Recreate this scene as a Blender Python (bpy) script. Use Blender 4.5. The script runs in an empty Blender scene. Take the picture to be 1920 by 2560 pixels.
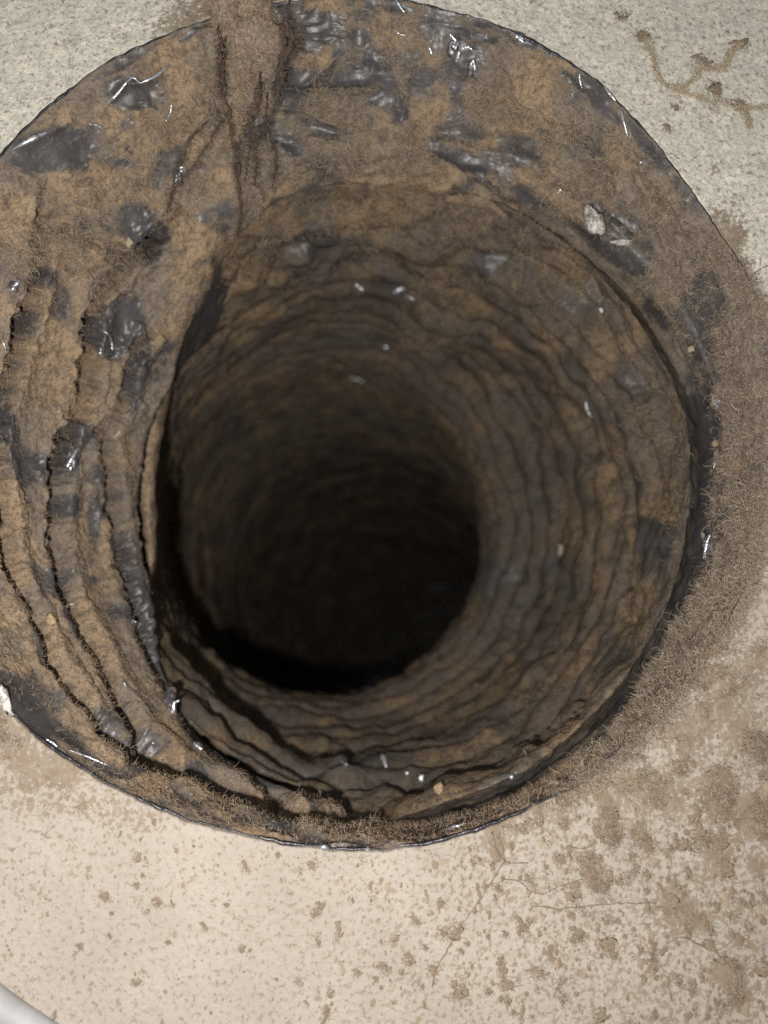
import bpy, math, random
import numpy as np

# ------------------------------------------------------------------ camera, light, exposure
# Lengths below are in "px": one px of the 1920x2560 photograph at the wall; K turns them to metres
K = 0.075 / 1100.0
F = 1940.0                     # focal length in px
VP = (890.0, 1540.0)           # where the wall's normal points: the camera leans a little
sc = bpy.context.scene
_a = np.array([(VP[0] - 960) / F, -(VP[1] - 1280) / F, -1.0]); _a /= np.linalg.norm(_a)
_z = -_a
_x = np.array([1.0, 0, 0]) - _a[0] * _a; _x /= np.linalg.norm(_x)
_y = np.cross(_z, _x)
M = np.stack([_x, _y, _z])     # camera axes -> world
H = F * abs(M[2, 2])           # camera height above the wall, px

cam_d = bpy.data.cameras.new('camera')
cam_d.sensor_fit = 'VERTICAL'; cam_d.sensor_height = 24.0; cam_d.sensor_width = 24.0
cam_d.lens = F / 2560 * 24.0
cam_d.clip_start = 0.005; cam_d.clip_end = 20
cam_d.dof.use_dof = True
cam_d.dof.focus_distance = (F + 60) * K
cam_d.dof.aperture_fstop = 8.0
cam = bpy.data.objects.new('camera', cam_d); sc.collection.objects.link(cam)
import mathutils
mw = mathutils.Matrix.Identity(4)
for i in range(3):
    for j in range(3):
        mw[i][j] = M[i, j]
mw[2][3] = H * K
cam.matrix_world = mw
sc.camera = cam

world = bpy.data.worlds.new('World'); sc.world = world; world.use_nodes = True
world.node_tree.nodes['Background'].inputs[0].default_value = (0.93, 0.96, 1.0, 1)
world.node_tree.nodes['Background'].inputs[1].default_value = 0.20

ld = bpy.data.lights.new('phone_flash', 'POINT')
ld.energy = 1.18; ld.shadow_soft_size = 0.0026; ld.color = (1.0, 0.97, 0.93)
lo = bpy.data.objects.new('phone_flash', ld); sc.collection.objects.link(lo)
_lp = np.array([0, 0, H]) + M @ np.array([-240.0, -230.0, 0.0])
lo.location = tuple(_lp * K)

sc.view_settings.view_transform = 'Standard'; sc.view_settings.look = 'None'
sc.view_settings.exposure = 0.0; sc.view_settings.gamma = 1.0
sc.cycles.max_bounces = 5; sc.cycles.diffuse_bounces = 3; sc.cycles.glossy_bounces = 2
sc.cycles.caustics_reflective = False; sc.cycles.caustics_refractive = False
sc.cycles.sample_clamp_indirect = 3.0; sc.cycles.sample_clamp_direct = 14.0
sc.cycles.use_denoising = False

rng = np.random.default_rng(7)

# ------------------------------------------------------------------ maths helpers
def W(u, v, z):
    """photograph point (u, v) at height z -> world px coordinates"""
    u, v, z = np.broadcast_arrays(np.asarray(u, float), np.asarray(v, float), np.asarray(z, float))
    d = np.stack([(u - 960) / F, -(v - 1280) / F, -np.ones_like(u)], -1) @ M.T
    t = (z - H) / d[..., 2]
    p = d * t[..., None]; p[..., 2] += H
    return p

def P(p):
    q = (p - np.array([0, 0, H])) @ M
    return 960 + F * q[..., 0] / -q[..., 2], 1280 - F * q[..., 1] / -q[..., 2]

def _hash(ix, iy, iz, seed):
    h = (ix.astype(np.uint32) * np.uint32(374761393)) ^ (iy.astype(np.uint32) * np.uint32(668265263)) ^ \
        (iz.astype(np.uint32) * np.uint32(2147483647 - 1274126177 % 97)) ^ np.uint32((seed * 974711 + 12345) & 0xffffffff)
    h = (h ^ (h >> np.uint32(13))) * np.uint32(1274126177)
    h = (h ^ (h >> np.uint32(16))) * np.uint32(2246822519)
    h ^= h >> np.uint32(15)
    return h.astype(np.float32) * np.float32(2.0 / 4294967295.0) - np.float32(1)

def noise(p, scale, seed=0):
    """value noise in -1..1, feature size = scale px"""
    q = (p / scale).astype(np.float32)
    b = np.floor(q); f = q - b; b = b.astype(np.int64)
    f = f * f * f * (f * (f * 6 - 15) + 10)
    out = 0
    for dx in (0, 1):
        wx = f[..., 0] if dx else 1 - f[..., 0]
        for dy in (0, 1):
            wy = f[..., 1] if dy else 1 - f[..., 1]
            for dz in (0, 1):
                wz = f[..., 2] if dz else 1 - f[..., 2]
                out = out + wx * wy * wz * _hash(b[..., 0] + dx, b[..., 1] + dy, b[..., 2] + dz, seed)
    return out

def fbm(p, scale, seed=0, octv=4, gain=0.5):
    s = 0; a = 1.0; n = 0
    for o in range(octv):
        s = s + a * noise(p, scale / 2 ** o, seed + o * 17); n += a; a *= gain
    return s / n

def ridged(p, scale, seed=0, octv=2):
    s = 0; a = 1.0; n = 0
    for o in range(octv):
        s = s + a * (1 - 2.2 * np.abs(noise(p, scale / 2 ** o, seed + o * 31))); n += a; a *= 0.5
    return s / n

def sstep(a, b, x):
    t = np.clip((x - a) / (b - a), 0, 1)
    return t * t * (3 - 2 * t)

def dist_poly(u, v, pts):
    """distance to an open polyline and the fraction along it"""
    best = np.full(u.shape, 1e9, np.float32); frac = np.zeros(u.shape, np.float32)
    pts = [tuple(map(float, p[:2])) for p in pts]; n = len(pts) - 1
    for i in range(n):
        (x0, y0), (x1, y1) = pts[i], pts[i + 1]
        dx, dy = x1 - x0, y1 - y0; L = dx * dx + dy * dy + 1e-9
        t = np.clip(((u - x0) * dx + (v - y0) * dy) / L, 0, 1)
        d = np.hypot(u - x0 - t * dx, v - y0 - t * dy).astype(np.float32)
        m = d < best
        best = np.where(m, d, best); frac = np.where(m, (i + t) / n, frac)
    return best, frac

def inside(u, v, poly):
    r = np.zeros(u.shape, bool); n = len(poly)
    for i in range(n):
        x0, y0 = poly[i][:2]; x1, y1 = poly[(i + 1) % n][:2]
        if y0 == y1: continue
        c = ((y0 > v) != (y1 > v)) & (u < (x1 - x0) * (v - y0) / (y1 - y0) + x0)
        r ^= c
    return r

def smooth_path(pts, n):
    pts = np.asarray(pts, float)
    s = np.r_[0, np.cumsum(np.linalg.norm(np.diff(pts, axis=0), axis=1))]
    t = np.linspace(0, s[-1], n)
    m = np.gradient(pts, s, axis=0)
    i = np.clip(np.searchsorted(s, t, 'right') - 1, 0, len(s) - 2)
    h = (s[i + 1] - s[i])[:, None]; x = ((t - s[i])[:, None]) / h
    return (2 * x**3 - 3 * x**2 + 1) * pts[i] + (x**3 - 2 * x**2 + x) * h * m[i] + \
           (-2 * x**3 + 3 * x**2) * pts[i + 1] + (x**3 - x**2) * h * m[i + 1]

def polar(pts, c, th, soft=2):
    """closed star-shaped polygon -> radius (and extra columns) at the angles th"""
    pts = np.asarray(pts, float)
    a = np.arctan2(pts[:, 1] - c[1], pts[:, 0] - c[0]) % (2 * np.pi)
    r = np.hypot(pts[:, 0] - c[0], pts[:, 1] - c[1])
    o = np.argsort(a); a = a[o]
    cols = [r[o]] + [pts[o, k] for k in range(2, pts.shape[1])]
    res = []
    for col in cols:
        x = np.interp(th % (2 * np.pi), np.r_[a[-1] - 2 * np.pi, a, a[0] + 2 * np.pi], np.r_[col[-1], col, col[0]])
        n = max(3, int(len(th) * 0.012)) | 1
        for _ in range(soft):
            x = np.convolve(np.r_[x[-n:], x, x[:n]], np.ones(n) / n, 'same')[n:-n]
        res.append(x)
    return res

def loft(rings, ts, rows):
    """smooth surface through rings (k, n, 3) at parameters ts"""
    rings = np.asarray(rings); ts = np.asarray(ts, float)
    m = np.gradient(rings, ts, axis=0)
    i = np.clip(np.searchsorted(ts, rows, 'right') - 1, 0, len(ts) - 2)
    h = (ts[i + 1] - ts[i]); x = ((rows - ts[i]) / h)[:, None, None]; h = h[:, None, None]
    return (2 * x**3 - 3 * x**2 + 1) * rings[i] + (x**3 - 2 * x**2 + x) * h * m[i] + \
           (-2 * x**3 + 3 * x**2) * rings[i + 1] + (x**3 - x**2) * h * m[i + 1]

def grid_normals(G, closed=True):
    du = np.roll(G, -1, 1) - np.roll(G, 1, 1)
    dv = np.gradient(G, axis=0)
    n = np.cross(du, dv)
    return n / (np.linalg.norm(n, axis=-1, keepdims=True) + 1e-9)

# ------------------------------------------------------------------ object helpers
COL = sc.collection
def mesh_data(name, verts, faces, mat, attrs=None, smooth=True):
    """verts in px (n,3); faces (m,3|4) array"""
    me = bpy.data.meshes.new(name)
    verts = np.asarray(verts, np.float32) * np.float32(K); faces = np.asarray(faces, np.int32)
    me.vertices.add(len(verts)); me.vertices.foreach_set('co', verts.ravel())
    k = faces.shape[1]
    me.loops.add(faces.size); me.loops.foreach_set('vertex_index', faces.ravel())
    me.polygons.add(len(faces))
    me.polygons.foreach_set('loop_start', np.arange(0, faces.size, k, dtype=np.int32))
    me.polygons.foreach_set('loop_total', np.full(len(faces), k, np.int32))
    me.polygons.foreach_set('use_smooth', np.full(len(faces), smooth, bool))
    for an, av in (attrs or {}).items():
        at = me.attributes.new(an, 'FLOAT', 'POINT'); at.data.foreach_set('value', np.asarray(av, np.float32).ravel())
    me.update(calc_edges=True); me.validate()
    me.materials.append(mat)
    return me

def link(name, me, parent=None, label=None, cat=None, group=None, kind=None, loc=None):
    o = bpy.data.objects.new(name, me); COL.objects.link(o)
    if parent is not None: o.parent = parent
    if label: o['label'] = label
    if cat: o['category'] = cat
    if group: o['group'] = group
    if kind: o['kind'] = kind
    if loc is not None: o.location = loc
    return o

def grid_faces(nr, nc, closed=True):
    i = np.arange(nr - 1)[:, None]; j = np.arange(nc if closed else nc - 1)[None, :]
    j2 = (j + 1) % nc
    return np.stack([i * nc + j, i * nc + j2, (i + 1) * nc + j2, (i + 1) * nc + j], -1).reshape(-1, 4)

def tube(path, rad, sides=6):
    """capped, tapering tube along path (n,3); rad scalar or (n,)"""
    path = np.asarray(path, float); n = len(path)
    rad = np.broadcast_to(np.asarray(rad, float), (n,))
    T = np.gradient(path, axis=0); T /= np.linalg.norm(T, axis=1, keepdims=True) + 1e-9
    up = np.array([0.13, 0.21, 0.97]); A = np.cross(T, up); A /= np.linalg.norm(A, axis=1, keepdims=True) + 1e-9
    B = np.cross(A, T)
    an = np.linspace(0, 2 * np.pi, sides, endpoint=False)
    ring = path[:, None] + rad[:, None, None] * (A[:, None] * np.cos(an)[None, :, None] + B[:, None] * np.sin(an)[None, :, None])
    v = np.r_[ring.reshape(-1, 3), path[:1] - T[:1] * rad[0] * 0.5, path[-1:] + T[-1:] * rad[-1] * 0.5]
    q = grid_faces(n, sides)
    f = np.r_[q[:, [0, 1, 2]], q[:, [0, 2, 3]]]
    s = np.arange(sides); s2 = (s + 1) % sides; c0, c1 = n * sides, n * sides + 1
    f = np.r_[f, np.stack([s2, s, np.full(sides, c0)], 1), np.stack([(n - 1) * sides + s, (n - 1) * sides + s2, np.full(sides, c1)], 1)]
    return v, f

def join(parts):
    vs, fs, o = [], [], 0
    for v, f in parts:
        vs.append(v); fs.append(f + o); o += len(v)
    return np.concatenate(vs), np.concatenate(fs)

def fibre_geo(roots, nrm, length, rad, seed, lift=0.8, curl=0.9, bias=(0, 0, 0), seg=4):
    """curly flat lint fibres as ribbons; returns verts, quad faces, tone"""
    r = np.random.default_rng(seed); n = len(roots)
    d = nrm * lift + r.normal(size=(n, 3)) * 0.75 + np.asarray(bias)
    d /= np.linalg.norm(d, axis=1, keepdims=True) + 1e-9
    spin = r.normal(size=(n, 3)); spin /= np.linalg.norm(spin, axis=1, keepdims=True)
    L = (length if np.ndim(length) else np.full(n, length)) * r.uniform(0.45, 1.35, n)
    R = rad * r.uniform(0.6, 1.5, n)
    p = roots.copy(); pts = [p.copy()]
    for s in range(seg):
        p = p + d * (L / seg)[:, None]; pts.append(p.copy())
        d = d + np.cross(spin, d) * curl * r.uniform(0.3, 1.3, (n, 1)) + r.normal(size=(n, 3)) * 0.25 - nrm * 0.12
        d /= np.linalg.norm(d, axis=1, keepdims=True) + 1e-9
    pts = np.stack(pts, 1)
    T = np.gradient(pts, axis=1)
    side = np.cross(T, r.normal(size=(n, 1, 3)).repeat(seg + 1, 1)); side /= np.linalg.norm(side, axis=2, keepdims=True) + 1e-9
    taper = np.linspace(1, 0.45, seg + 1)[None, :, None]
    a = pts + side * R[:, None, None] * taper; b = pts - side * R[:, None, None] * taper
    v = np.stack([a, b], 2).reshape(-1, 3)
    base = (np.arange(n) * (seg + 1) * 2)[:, None]; k = np.arange(seg)[None] * 2
    f = np.stack([base + k, base + k + 1, base + k + 3, base + k + 2], -1).reshape(-1, 4)
    tone = np.repeat(r.uniform(0, 1, n), (seg + 1) * 2)
    return v, f, tone

# ------------------------------------------------------------------ materials
def nt(name):
    m = bpy.data.materials.new(name); m.use_nodes = True
    t = m.node_tree; return m, t, t.nodes['Principled BSDF']
def N(t, typ, **kw):
    n = t.nodes.new(typ)
    for k, v in kw.items():
        if isinstance(k, str) and hasattr(n, k): setattr(n, k, v)
    return n
def ntex(t, px, detail=4, rough=0.6, dist=0.0, off=(0, 0, 0)):
    tc = N(t, 'ShaderNodeTexCoord'); mp = N(t, 'ShaderNodeMapping'); mp.inputs['Location'].default_value = off
    x = N(t, 'ShaderNodeTexNoise'); x.inputs['Scale'].default_value = 1 / (px * K)
    x.inputs['Detail'].default_value = detail; x.inputs['Roughness'].default_value = rough; x.inputs['Distortion'].default_value = dist
    t.links.new(tc.outputs['Object'], mp.inputs[0]); t.links.new(mp.outputs[0], x.inputs['Vector']); return x.outputs['Fac']
def ramp(t, fac, stops):
    r = N(t, 'ShaderNodeValToRGB'); e = r.color_ramp.elements
    while len(e) < len(stops): e.new(0.5)
    for el, (p, c) in zip(e, stops):
        el.position = p; el.color = (c, c, c, 1) if np.isscalar(c) else (*c, 1)
    t.links.new(fac, r.inputs[0]); return r.outputs[0]
def mixc(t, fac, a, b, mode='MIX'):
    m = N(t, 'ShaderNodeMix'); m.data_type = 'RGBA'; m.blend_type = mode
    for idx, val in ((0, fac), (6, a), (7, b)):
        if hasattr(val, 'default_value'): t.links.new(val, m.inputs[idx])
        elif idx == 0: m.inputs[0].default_value = val
        else: m.inputs[idx].default_value = (*val, 1)
    return m.outputs[2]
def math2(t, op, a, b, clamp=False):
    m = N(t, 'ShaderNodeMath'); m.operation = op; m.use_clamp = clamp
    for i, val in enumerate((a, b)):
        if hasattr(val, 'default_value'): t.links.new(val, m.inputs[i])
        else: m.inputs[i].default_value = val
    return m.outputs[0]
def attr(t, name):
    a = N(t, 'ShaderNodeAttribute'); a.attribute_name = name; return a.outputs['Fac']
def bump(t, h, dist_px, strength=1.0, prev=None):
    b = N(t, 'ShaderNodeBump'); b.inputs['Distance'].default_value = dist_px * K; b.inputs['Strength'].default_value = strength
    t.links.new(h, b.inputs['Height'])
    if prev is not None: t.links.new(prev, b.inputs['Normal'])
    return b.outputs[0]

def make_film(name, tan, grey, deep, film_a, film_b, amt):
    """black polyethylene film under a coat of dust; attribute bare = film showing, tone = colour of the dust"""
    m, t, b = nt(name)
    f1 = ntex(t, 34, 6, 0.7, 0.4); f2 = ntex(t, 9, 5, 0.75); f3 = ntex(t, 110, 3, 0.55, 0.3, (3, 1, 2))
    c = mixc(t, ramp(t, attr(t, 'tone'), [(0.32, 0.0), (0.70, 1.0)]), grey, tan)
    c = mixc(t, ramp(t, f1, [(0.36, 0.9), (0.56, 0.0)]), c, deep)
    c = mixc(t, math2(t, 'MULTIPLY', attr(t, 'lint'), 0.8), c, (0.135, 0.105, 0.078))  # dark compact lint, with the shade between its fibres put into the colour
    c = mixc(t, ramp(t, f2, [(0.38, 0.85), (0.54, 0.0)]), c, deep)
    c = mixc(t, ramp(t, f2, [(0.56, 0.0), (0.74, 0.5)]), c, tuple(min(1, x * 1.45) for x in tan))
    cover = math2(t, 'ADD', attr(t, 'bare'), math2(t, 'MULTIPLY', math2(t, 'SUBTRACT', f2, 0.5), 2.8))
    cover = math2(t, 'ADD', cover, math2(t, 'MULTIPLY', math2(t, 'SUBTRACT', f1, 0.5), 1.2))
    k = ramp(t, cover, [(0.40, 0.0), (0.80, amt)])
    film = mixc(t, ramp(t, f3, [(0.35, 0.0), (0.7, 1.0)]), film_a, film_b)
    film = mixc(t, ramp(t, f2, [(0.5, 0.0), (0.72, 0.5)]), film, deep)
    t.links.new(mixc(t, k, c, film), b.inputs['Base Color'])
    r = N(t, 'ShaderNodeMapRange'); t.links.new(k, r.inputs[0]); r.inputs[3].default_value = 0.95; r.inputs[4].default_value = 0.36
    t.links.new(r.outputs[0], b.inputs['Roughness'])
    sp = N(t, 'ShaderNodeMapRange'); t.links.new(k, sp.inputs[0]); sp.inputs[3].default_value = 0.1; sp.inputs[4].default_value = 0.45
    t.links.new(sp.outputs[0], b.inputs['Specular IOR Level'])
    inv = math2(t, 'SUBTRACT', 1.0, k)
    b1 = N(t, 'ShaderNodeBump'); b1.inputs['Distance'].default_value = 8 * K; t.links.new(f2, b1.inputs['Height']); t.links.new(math2(t, 'MULTIPLY', inv, 0.8), b1.inputs['Strength'])
    b2 = N(t, 'ShaderNodeBump'); b2.inputs['Distance'].default_value = 13 * K; t.links.new(f1, b2.inputs['Height']); t.links.new(math2(t, 'MULTIPLY', inv, 0.55), b2.inputs['Strength'])
    t.links.new(b1.outputs[0], b2.inputs['Normal']); nb = b2.outputs[0]
    t.links.new(nb, b.inputs['Normal'])
    return m

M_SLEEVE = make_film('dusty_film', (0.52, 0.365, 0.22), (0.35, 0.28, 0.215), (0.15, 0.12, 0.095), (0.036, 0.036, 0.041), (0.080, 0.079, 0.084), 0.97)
M_CLUMP = make_film('clotted_lint', (0.52, 0.40, 0.29), (0.40, 0.32, 0.265), (0.20, 0.155, 0.125), (0.10, 0.08, 0.065), (0.14, 0.11, 0.09), 0.9)
M_HOSE = make_film('dusty_hose', (0.31, 0.215, 0.125), (0.185, 0.148, 0.115), (0.085, 0.068, 0.055), (0.038, 0.037, 0.038), (0.085, 0.082, 0.080), 0.9)

def make_fibre(name, a, b_):
    m, t, b = nt(name)
    c = mixc(t, attr(t, 'tone'), a, b_)
    t.links.new(c, b.inputs['Base Color']); b.inputs['Roughness'].default_value = 0.9; b.inputs['Specular IOR Level'].default_value = 0.15
    return m
M_LINT = make_fibre('grey_brown_lint', (0.15, 0.115, 0.085), (0.58, 0.47, 0.36))
M_LINT_TAN = make_fibre('tan_lint', (0.27, 0.195, 0.13), (0.50, 0.375, 0.255))
M_TUFT = make_fibre('dust_tuft', (0.22, 0.165, 0.115), (0.37, 0.295, 0.215))
M_THREAD = make_fibre('dusty_thread', (0.40, 0.31, 0.205), (0.62, 0.53, 0.40))
M_STRAND_GAP = make_fibre('lint_strand_gap', (0.065, 0.048, 0.038), (0.26, 0.195, 0.145))
M_HAIR = make_fibre('dark_hair', (0.20, 0.15, 0.12), (0.28, 0.21, 0.16))

def make_gloss(name, col, rough, metal=0.0):
    m, t, b = nt(name)
    f = ntex(t, 30, 3)
    t.links.new(mixc(t, ramp(t, f, [(0.35, 0.0), (0.7, 1.0)]), col, tuple(x * 2.2 for x in col)), b.inputs['Base Color'])
    b.inputs['Roughness'].default_value = rough; b.inputs['Specular IOR Level'].default_value = 0.65; b.inputs['Metallic'].default_value = metal
    t.links.new(bump(t, ntex(t, 14, 2), 4, 0.5), b.inputs['Normal'])
    return m
M_GLINT = make_gloss('film_glint', (0.60, 0.62, 0.68), 0.26, 0.85)
def make_facet():
    m, t, b = nt('glossy_bare_film')
    f = ntex(t, 10, 5, 0.75); g = ntex(t, 40, 3)
    k = ramp(t, math2(t, 'ADD', f, math2(t, 'MULTIPLY', math2(t, 'SUBTRACT', g, 0.5), 0.8)), [(0.50, 0.0), (0.62, 0.85)])
    t.links.new(mixc(t, k, (0.06, 0.06, 0.07), (0.33, 0.25, 0.17)), b.inputs['Base Color'])
    r = N(t, 'ShaderNodeMapRange'); t.links.new(k, r.inputs[0]); r.inputs[3].default_value = 0.27; r.inputs[4].default_value = 0.9
    t.links.new(r.outputs[0], b.inputs['Roughness']); b.inputs['Specular IOR Level'].default_value = 0.7
    t.links.new(bump(t, ntex(t, 16, 2), 3, 0.6), b.inputs['Normal'])
    return m
M_FACET = make_facet()
M_GLINT_SOFT = make_gloss('soft_film_glint', (0.62, 0.64, 0.68), 0.48, 0.8)
M_RIM = make_gloss('black_film_edge', (0.014, 0.013, 0.016), 0.33)

def make_chip(name, a, b_):
    m, t, b = nt(name)
    f = ntex(t, 9, 5, 0.7)
    t.links.new(mixc(t, ramp(t, f, [(0.42, 0.0), (0.58, 1.0)]), a, b_), b.inputs['Base Color'])
    b.inputs['Roughness'].default_value = 0.8
    t.links.new(bump(t, f, 6, 0.8), b.inputs['Normal'])
    return m
M_CHIP = make_chip('pale_plaster', (0.30, 0.27, 0.24), (0.80, 0.76, 0.70))
M_CRUMB = make_chip('straw_crumb', (0.34, 0.27, 0.18), (0.56, 0.47, 0.33))
M_ORANGE = make_chip('orange_crumb', (0.36, 0.25, 0.14), (0.50, 0.36, 0.21))

def make_wall():
    m, t, b = nt('dusty_painted_plate')
    tc = N(t, 'ShaderNodeTexCoord'); sx = N(t, 'ShaderNodeSeparateXYZ'); t.links.new(tc.outputs['Object'], sx.inputs[0])
    up = N(t, 'ShaderNodeMapRange'); t.links.new(sx.outputs['Y'], up.inputs[0])
    up.inputs[1].default_value = 100 * K; up.inputs[2].default_value = 900 * K   # rougher, greyer paint towards the top, its colour lightened to offset the flash falloff
    up = up.outputs[0]
    big = ntex(t, 300, 4, 0.6); mid = ntex(t, 46, 5, 0.65, 0.5); fine = ntex(t, 11, 4, 0.7); grit = ntex(t, 5, 2, 0.6, 0.0, (1, 2, 3))
    cream = mixc(t, ramp(t, big, [(0.35, 0.0), (0.65, 1.0)]), (0.395, 0.348, 0.294), (0.455, 0.403, 0.342))
    grey = mixc(t, ramp(t, mid, [(0.36, 0.0), (0.64, 1.0)]), (0.60, 0.575, 0.50), (0.84, 0.775, 0.645))
    grey = mixc(t, ramp(t, fine, [(0.40, 0.6), (0.55, 0.0)]), grey, (0.46, 0.435, 0.385))
    grey = mixc(t, ramp(t, grit, [(0.58, 0.0), (0.72, 0.8)]), grey, (0.85, 0.79, 0.65))
    c = mixc(t, up, cream, grey)
    # brown dust film between the paint grains
    d = attr(t, 'dust')
    df = math2(t, 'ADD', d, math2(t, 'MULTIPLY', math2(t, 'SUBTRACT', ntex(t, 17, 5, 0.7, 0.3, (2, 8, 1)), 0.5), 2.4))
    df = math2(t, 'ADD', df, math2(t, 'MULTIPLY', math2(t, 'SUBTRACT', mid, 0.5), 1.7))
    brown = mixc(t, ramp(t, fine, [(0.35, 0.0), (0.65, 1.0)]), (0.21, 0.15, 0.10), (0.36, 0.275, 0.19))
    dk = ramp(t, df, [(0.58, 0.0), (0.64, 0.9)])
    c = mixc(t, dk, c, brown)
    pale = ramp(t, ntex(t, 17, 3, 0.6, 0.3, (5, 1, 0)), [(0.54, 0.0), (0.62, 0.30)])
    c = mixc(t, pale, c, (0.33, 0.26, 0.195))
    speck = math2(t, 'ADD', ntex(t, 13, 3, 0.65, 0.2, (9, 4, 0)), math2(t, 'MULTIPLY', d, 0.35))
    c = mixc(t, ramp(t, speck, [(0.565, 0.0), (0.66, 0.75)]), c, (0.255, 0.195, 0.14))
    t.links.new(c, b.inputs['Base Color'])
    b.inputs['Roughness'].default_value = 0.75; b.inputs['Specular IOR Level'].default_value = 0.2
    s = N(t, 'ShaderNodeMapRange'); t.links.new(up, s.inputs[0]); s.inputs[3].default_value = 0.45; s.inputs[4].default_value = 0.6
    bn = N(t, 'ShaderNodeBump'); bn.inputs['Distance'].default_value = 7 * K; t.links.new(s.outputs[0], bn.inputs['Strength']); t.links.new(fine, bn.inputs['Height'])
    t.links.new(bump(t, mid, 14, 0.35, bn.outputs[0]), b.inputs['Normal'])
    return m
M_WALL = make_wall()

# ------------------------------------------------------------------ outlines read off the place
RIM = [(0, 390), (60, 320), (160, 235), (270, 155), (400, 95), (500, 55), (600, 28), (720, 2), (860, -10), (1000, 2), (1170, 40),
       (1300, 85), (1400, 140), (1490, 200), (1600, 310), (1700, 440), (1800, 580), (1870, 700), (1912, 850), (1926, 1000),
       (1922, 1150), (1900, 1300), (1860, 1450), (1790, 1600), (1690, 1745), (1560, 1880), (1390, 1985), (1300, 2030), (1150, 2090),
       (930, 2125), (700, 2107), (530, 2068), (400, 2025), (300, 1980), (170, 1900), (60, 1815), (0, 1745), (-110, 1590), (-190, 1400),
       (-225, 1200), (-225, 1000), (-190, 780), (-120, 590)]
# edge between sleeve and hose: x, y, depth, 1 where the hose's mouth lies in front
LIP = [(900, 460, -380, 1), (1200, 490, -380, 1), (1400, 600, -370, 1), (1560, 760, -350, 1), (1650, 900, -340, 1), (1715, 1050, -330, 1),
       (1722, 1250, -320, 1), (1692, 1430, -310, 1), (1632, 1570, -290, 1), (1540, 1720, -270, 1), (1430, 1830, -260, 1), (1300, 1930, -280, 1),
       (1130, 1995, -300, 1), (980, 2030, -330, .7), (870, 2040, -370, .2), (780, 1990, -440, 0), (640, 1935, -520, 0), (500, 1850, -600, 0),
       (425, 1720, -650, 0), (370, 1500, -690, 0), (335, 1300, -700, 0), (345, 1180, -680, 0), (430, 950, -600, 0), (505, 740, -500, .5),
       (580, 590, -430, 1), (720, 490, -390, 1)]
C0 = (860.0, 1230.0)
def ring_px(pts, c, th, grow=0.0):
    cols = polar(pts, c, th)
    r = cols[0] + grow
    return c[0] + r * np.cos(th), c[1] + r * np.sin(th), cols[1:]

# ------------------------------------------------------------------ the wall round the opening
NT = 1200
th = np.linspace(0, 2 * np.pi, NT, endpoint=False)
ru, rv, _ = ring_px(RIM, C0, th)
_n0 = np.stack([ru, rv, 0 * ru], -1); _j = 3.0 * noise(_n0, 60, 2) + 2.2 * noise(_n0, 18, 3)
ru, rv = ru + _j * np.cos(th), rv + _j * np.sin(th)
rim_w = W(ru, rv, 0.0)
ctr = rim_w.mean(0)
dirs = rim_w - ctr; rr = np.linalg.norm(dirs, axis=1, keepdims=True); dirs /= rr
s = np.linspace(0, 1, 170)
off = 1900 * (0.42 * s + 0.58 * s ** 3.2)
G = ctr + dirs[None] * (rr[None] + 3 + off[:, None, None])
u, v = P(G)
DUST_WALL = [([(1790, 560), (1880, 760), (1915, 950), (1935, 1150), (1905, 1350), (1850, 1500)], 40, 0.75),
             ([(1860, 1400), (1780, 1560), (1650, 1690), (1540, 1820), (1400, 1930), (1250, 2020)], 64, 0.85),
             ([(1900, 1640), (1800, 1760), (1700, 1830)], 60, 0.5), ([(1500, 1960), (1640, 1990), (1720, 1900)], 50, 0.35),
             ([(-60, 1740), (60, 1900), (160, 1930)], 70, 0.6), ([(0, 1960), (190, 1960)], 40, 0.35),
             ([(470, 60), (600, 0), (720, -20)], 70, 0.6),
             ([(1790, 1960), (1810, 2010)], 44, 0.85), ([(1880, 2020), (1930, 2060)], 50, 0.85), ([(1860, 1830), (1900, 1870)], 48, 0.65), ([(1600, 1950), (1660, 1990)], 32, 0.6), ([(1510, 2000), (1530, 2090)], 26, 0.7),
             ([(1470, 2140), (1500, 2210)], 28, 0.6), ([(1680, 2250), (1740, 2300)], 26, 0.6), ([(1830, 2420), (1840, 2500)], 24, 0.7), ([(1598, 2070), (1620, 2120)], 18, 0.6), ([(1232, 2060), (1244, 2140)], 15, 0.75),
             ([(1740, 1700), (1800, 1680)], 36, 0.7), ([(1420, 1990), (1400, 2040)], 24, 0.5), ([(1780, 2110), (1800, 2150)], 26, 0.5), ([(80, 1985), (330, 2040)], 60, 0.30)]
dust = np.zeros(u.shape, np.float32)
nz = fbm(G, 60, 5, 4)
for pts, w, a in DUST_WALL:
    d, _ = dist_poly(u, v, pts)
    dust = np.maximum(dust, a * np.exp(-((d * (1 + 1.0 * nz)) / w) ** 2))
lowright = sstep(500, 1700, u) * sstep(1500, 2100, v) * 0.17 + sstep(1400, 1920, u) * sstep(1350, 1700, v) * 0.04
dust = np.clip(dust + lowright + 0.03, 0, 1)
relief = 1.2 * noise(G, 10, 3) + 1.0 * noise(G, 5, 9) * sstep(1100, 400, v) + 10 * np.maximum(0, dust - 0.35 + 0.3 * nz)
G[..., 2] += relief * sstep(0, 25, off)[:, None] - 1.5
edge = G[0].copy(); edge[:, 2] = -45
edge2 = G[0] + np.array([0, 0, -2.0]); G[0] += dirs * 2.0
G = np.concatenate([edge[None], edge2[None], G]); dust_w = np.concatenate([dust[:1], dust[:1], dust])
wall = link('wall', mesh_data('wall', G.reshape(-1, 3), grid_faces(len(G), NT)[:, ::-1], M_WALL, {'dust': dust_w}), kind='structure')
wall_pts = G[2:]; wall_dust = dust; wall_uv = (u, v)

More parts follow.
